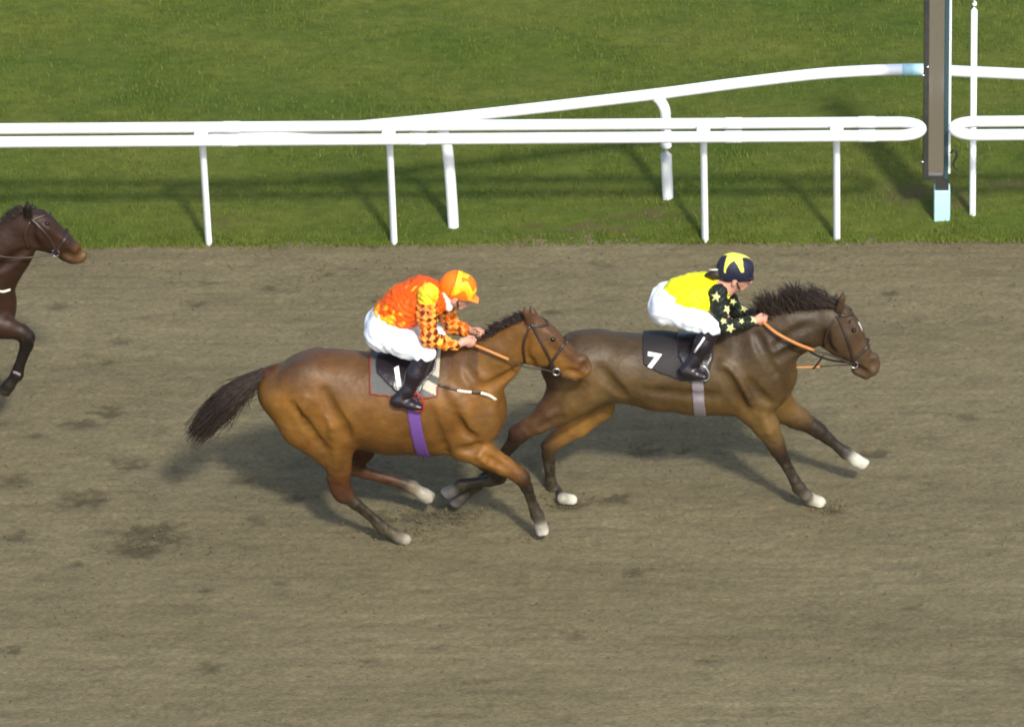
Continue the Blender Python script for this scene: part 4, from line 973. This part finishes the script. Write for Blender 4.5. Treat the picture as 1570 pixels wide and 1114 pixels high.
def jacket_yellow(V, C, sh):
    out = np.tile(np.array((.84, .82, .010)), (len(V), 1)); sl_ = (C[:, 1]+C[:, 2]) > .55; out[sl_] = (.014, .018, .014)
    for sx, sy2, r in SY:
        p = raycast(sh, sx, sy2)
        if p is None: continue
        d = V-p; u, v = d@R_, d@U_; m = (np.abs(d@D) < .05) & star(u, v, r/218*1.15, .3*sx) & sl_; out[m] = (.80, .80, .32)
    return out
def cap_yellow(V, C, hc, fd, up):
    out = np.tile(np.array((.018, .019, .040)), (len(V), 1)); n = (up*1.0-fd*.22+np.array([0, -.02, 0])); n /= np.linalg.norm(n); d = V-hc
    e1 = np.cross(n, np.array([0, 1., 0])); e1 /= np.linalg.norm(e1); e2 = np.cross(n, e1)
    m = ((d@n) > .02) & star(d@e1, d@e2, .125, .75); out[m] = (.82, .84, .10)
    return out
def ribbon_tie(root, hel, A):
    p = A((1104, 413, -.03)); MB().add(tube([p, p+np.array([-.035, -.01, .004]), p+np.array([-.075, -.01, .004])], [.010, .011, .006], 6, flat=.5)).obj('cap_tie', M['pale'], hel)
    MB().add(tube([p+np.array([0, .0, -.03]), p+np.array([-.05, .01, -.05]), p+np.array([-.10, .03, -.065])], [.04, .035, .015], 8)).obj('hair', M['hair'], root)
yellow_j = jockey(dict(Y=YY, label='jockey in yellow silks with dark starry sleeves crouching over the leading horse', wr=1.0,
    seat=(1022, 470), waist=(1042, 455), seat_r=.130, seat_l=.155, thr=.108,
    torso=[(1042, 454), (1062, 450), (1084, 448), (1098, 446)], tr=[.122, .118, .112, .092], tl=[.160, .165, .165, .13],
    neck=(1112, 438), head=(1129, 421), face=(1, 0, -.18), peak=.012,
    sr=.060, arms=[[(1102, 448, -.150), (1112, 500, -.205), (1150, 493, -.12), (1163, 491, -.09)], [(1112, 446, .14), (1130, 478, .19), (1158, 483, .10), (1170, 486, .07)]],
    legs=[[(1024, 472, -.09), (1093, 500, -.195), (1066, 552, -.25), (1050, 568, -.275), (1080, 577, -.295)], [(1024, 454, .09), (1099, 476, .175), (1072, 500, .25), (1056, 510, .275), (1084, 517, .295)]],
    jacket=jacket_yellow, cap=cap_yellow, gog=M['smoke'], extra=[ribbon_tie], boot_mark=[(1080, 517), (1075, 525), (1070, 532), (1065, 540)]))

# ------------------------------------------------------------------ sand thrown up by the hooves
def clods():
    V = []; F = []; r = np.random.default_rng(9)
    def clod(c, s):
        o = len(V); n = 6
        q = r.normal(0, 1, (6, 3))*.25
        P = np.array([[1, 0, 0], [-1, 0, 0], [0, 1, 0], [0, -1, 0], [0, 0, 1], [0, 0, -1]])+q
        V.extend(c+s*p for p in P)
        for f in ((0, 2, 4), (2, 1, 4), (1, 3, 4), (3, 0, 4), (2, 0, 5), (1, 2, 5), (3, 1, 5), (0, 3, 5)): F.append([a+o for a in f])
    for cx, cy, n, sp in ((-.35, -2.1, 130, .16), (-.7, -2.2, 90, .2), (-.65, -2.35, 60, .12), (.35, -1.9, 60, .12), (.3, -2.4, 50, .1), (2.3, -2.0, 50, .08), (-2.4, -2.5, 60, .2)):
        for _ in range(n): clod(np.array([cx+r.normal(0, sp), cy+r.normal(0, sp*.7), abs(r.normal(0, .02))+.003]), r.uniform(.003, .009))
    for _ in range(3500): clod(np.array([r.uniform(-4.5, 4.5), r.uniform(-5.5, 1.7), .006]), r.uniform(.003, .0085))
    tag(mesh_obj('sand_crumbs', V, F, M['sand'], None, np.repeat(rng.uniform(.55, 1.15, (len(V)//6, 1)), 6, 0), smooth=False), 'small crumbs of loose sand scattered over the track', 'sand', kind='stuff')
clods()
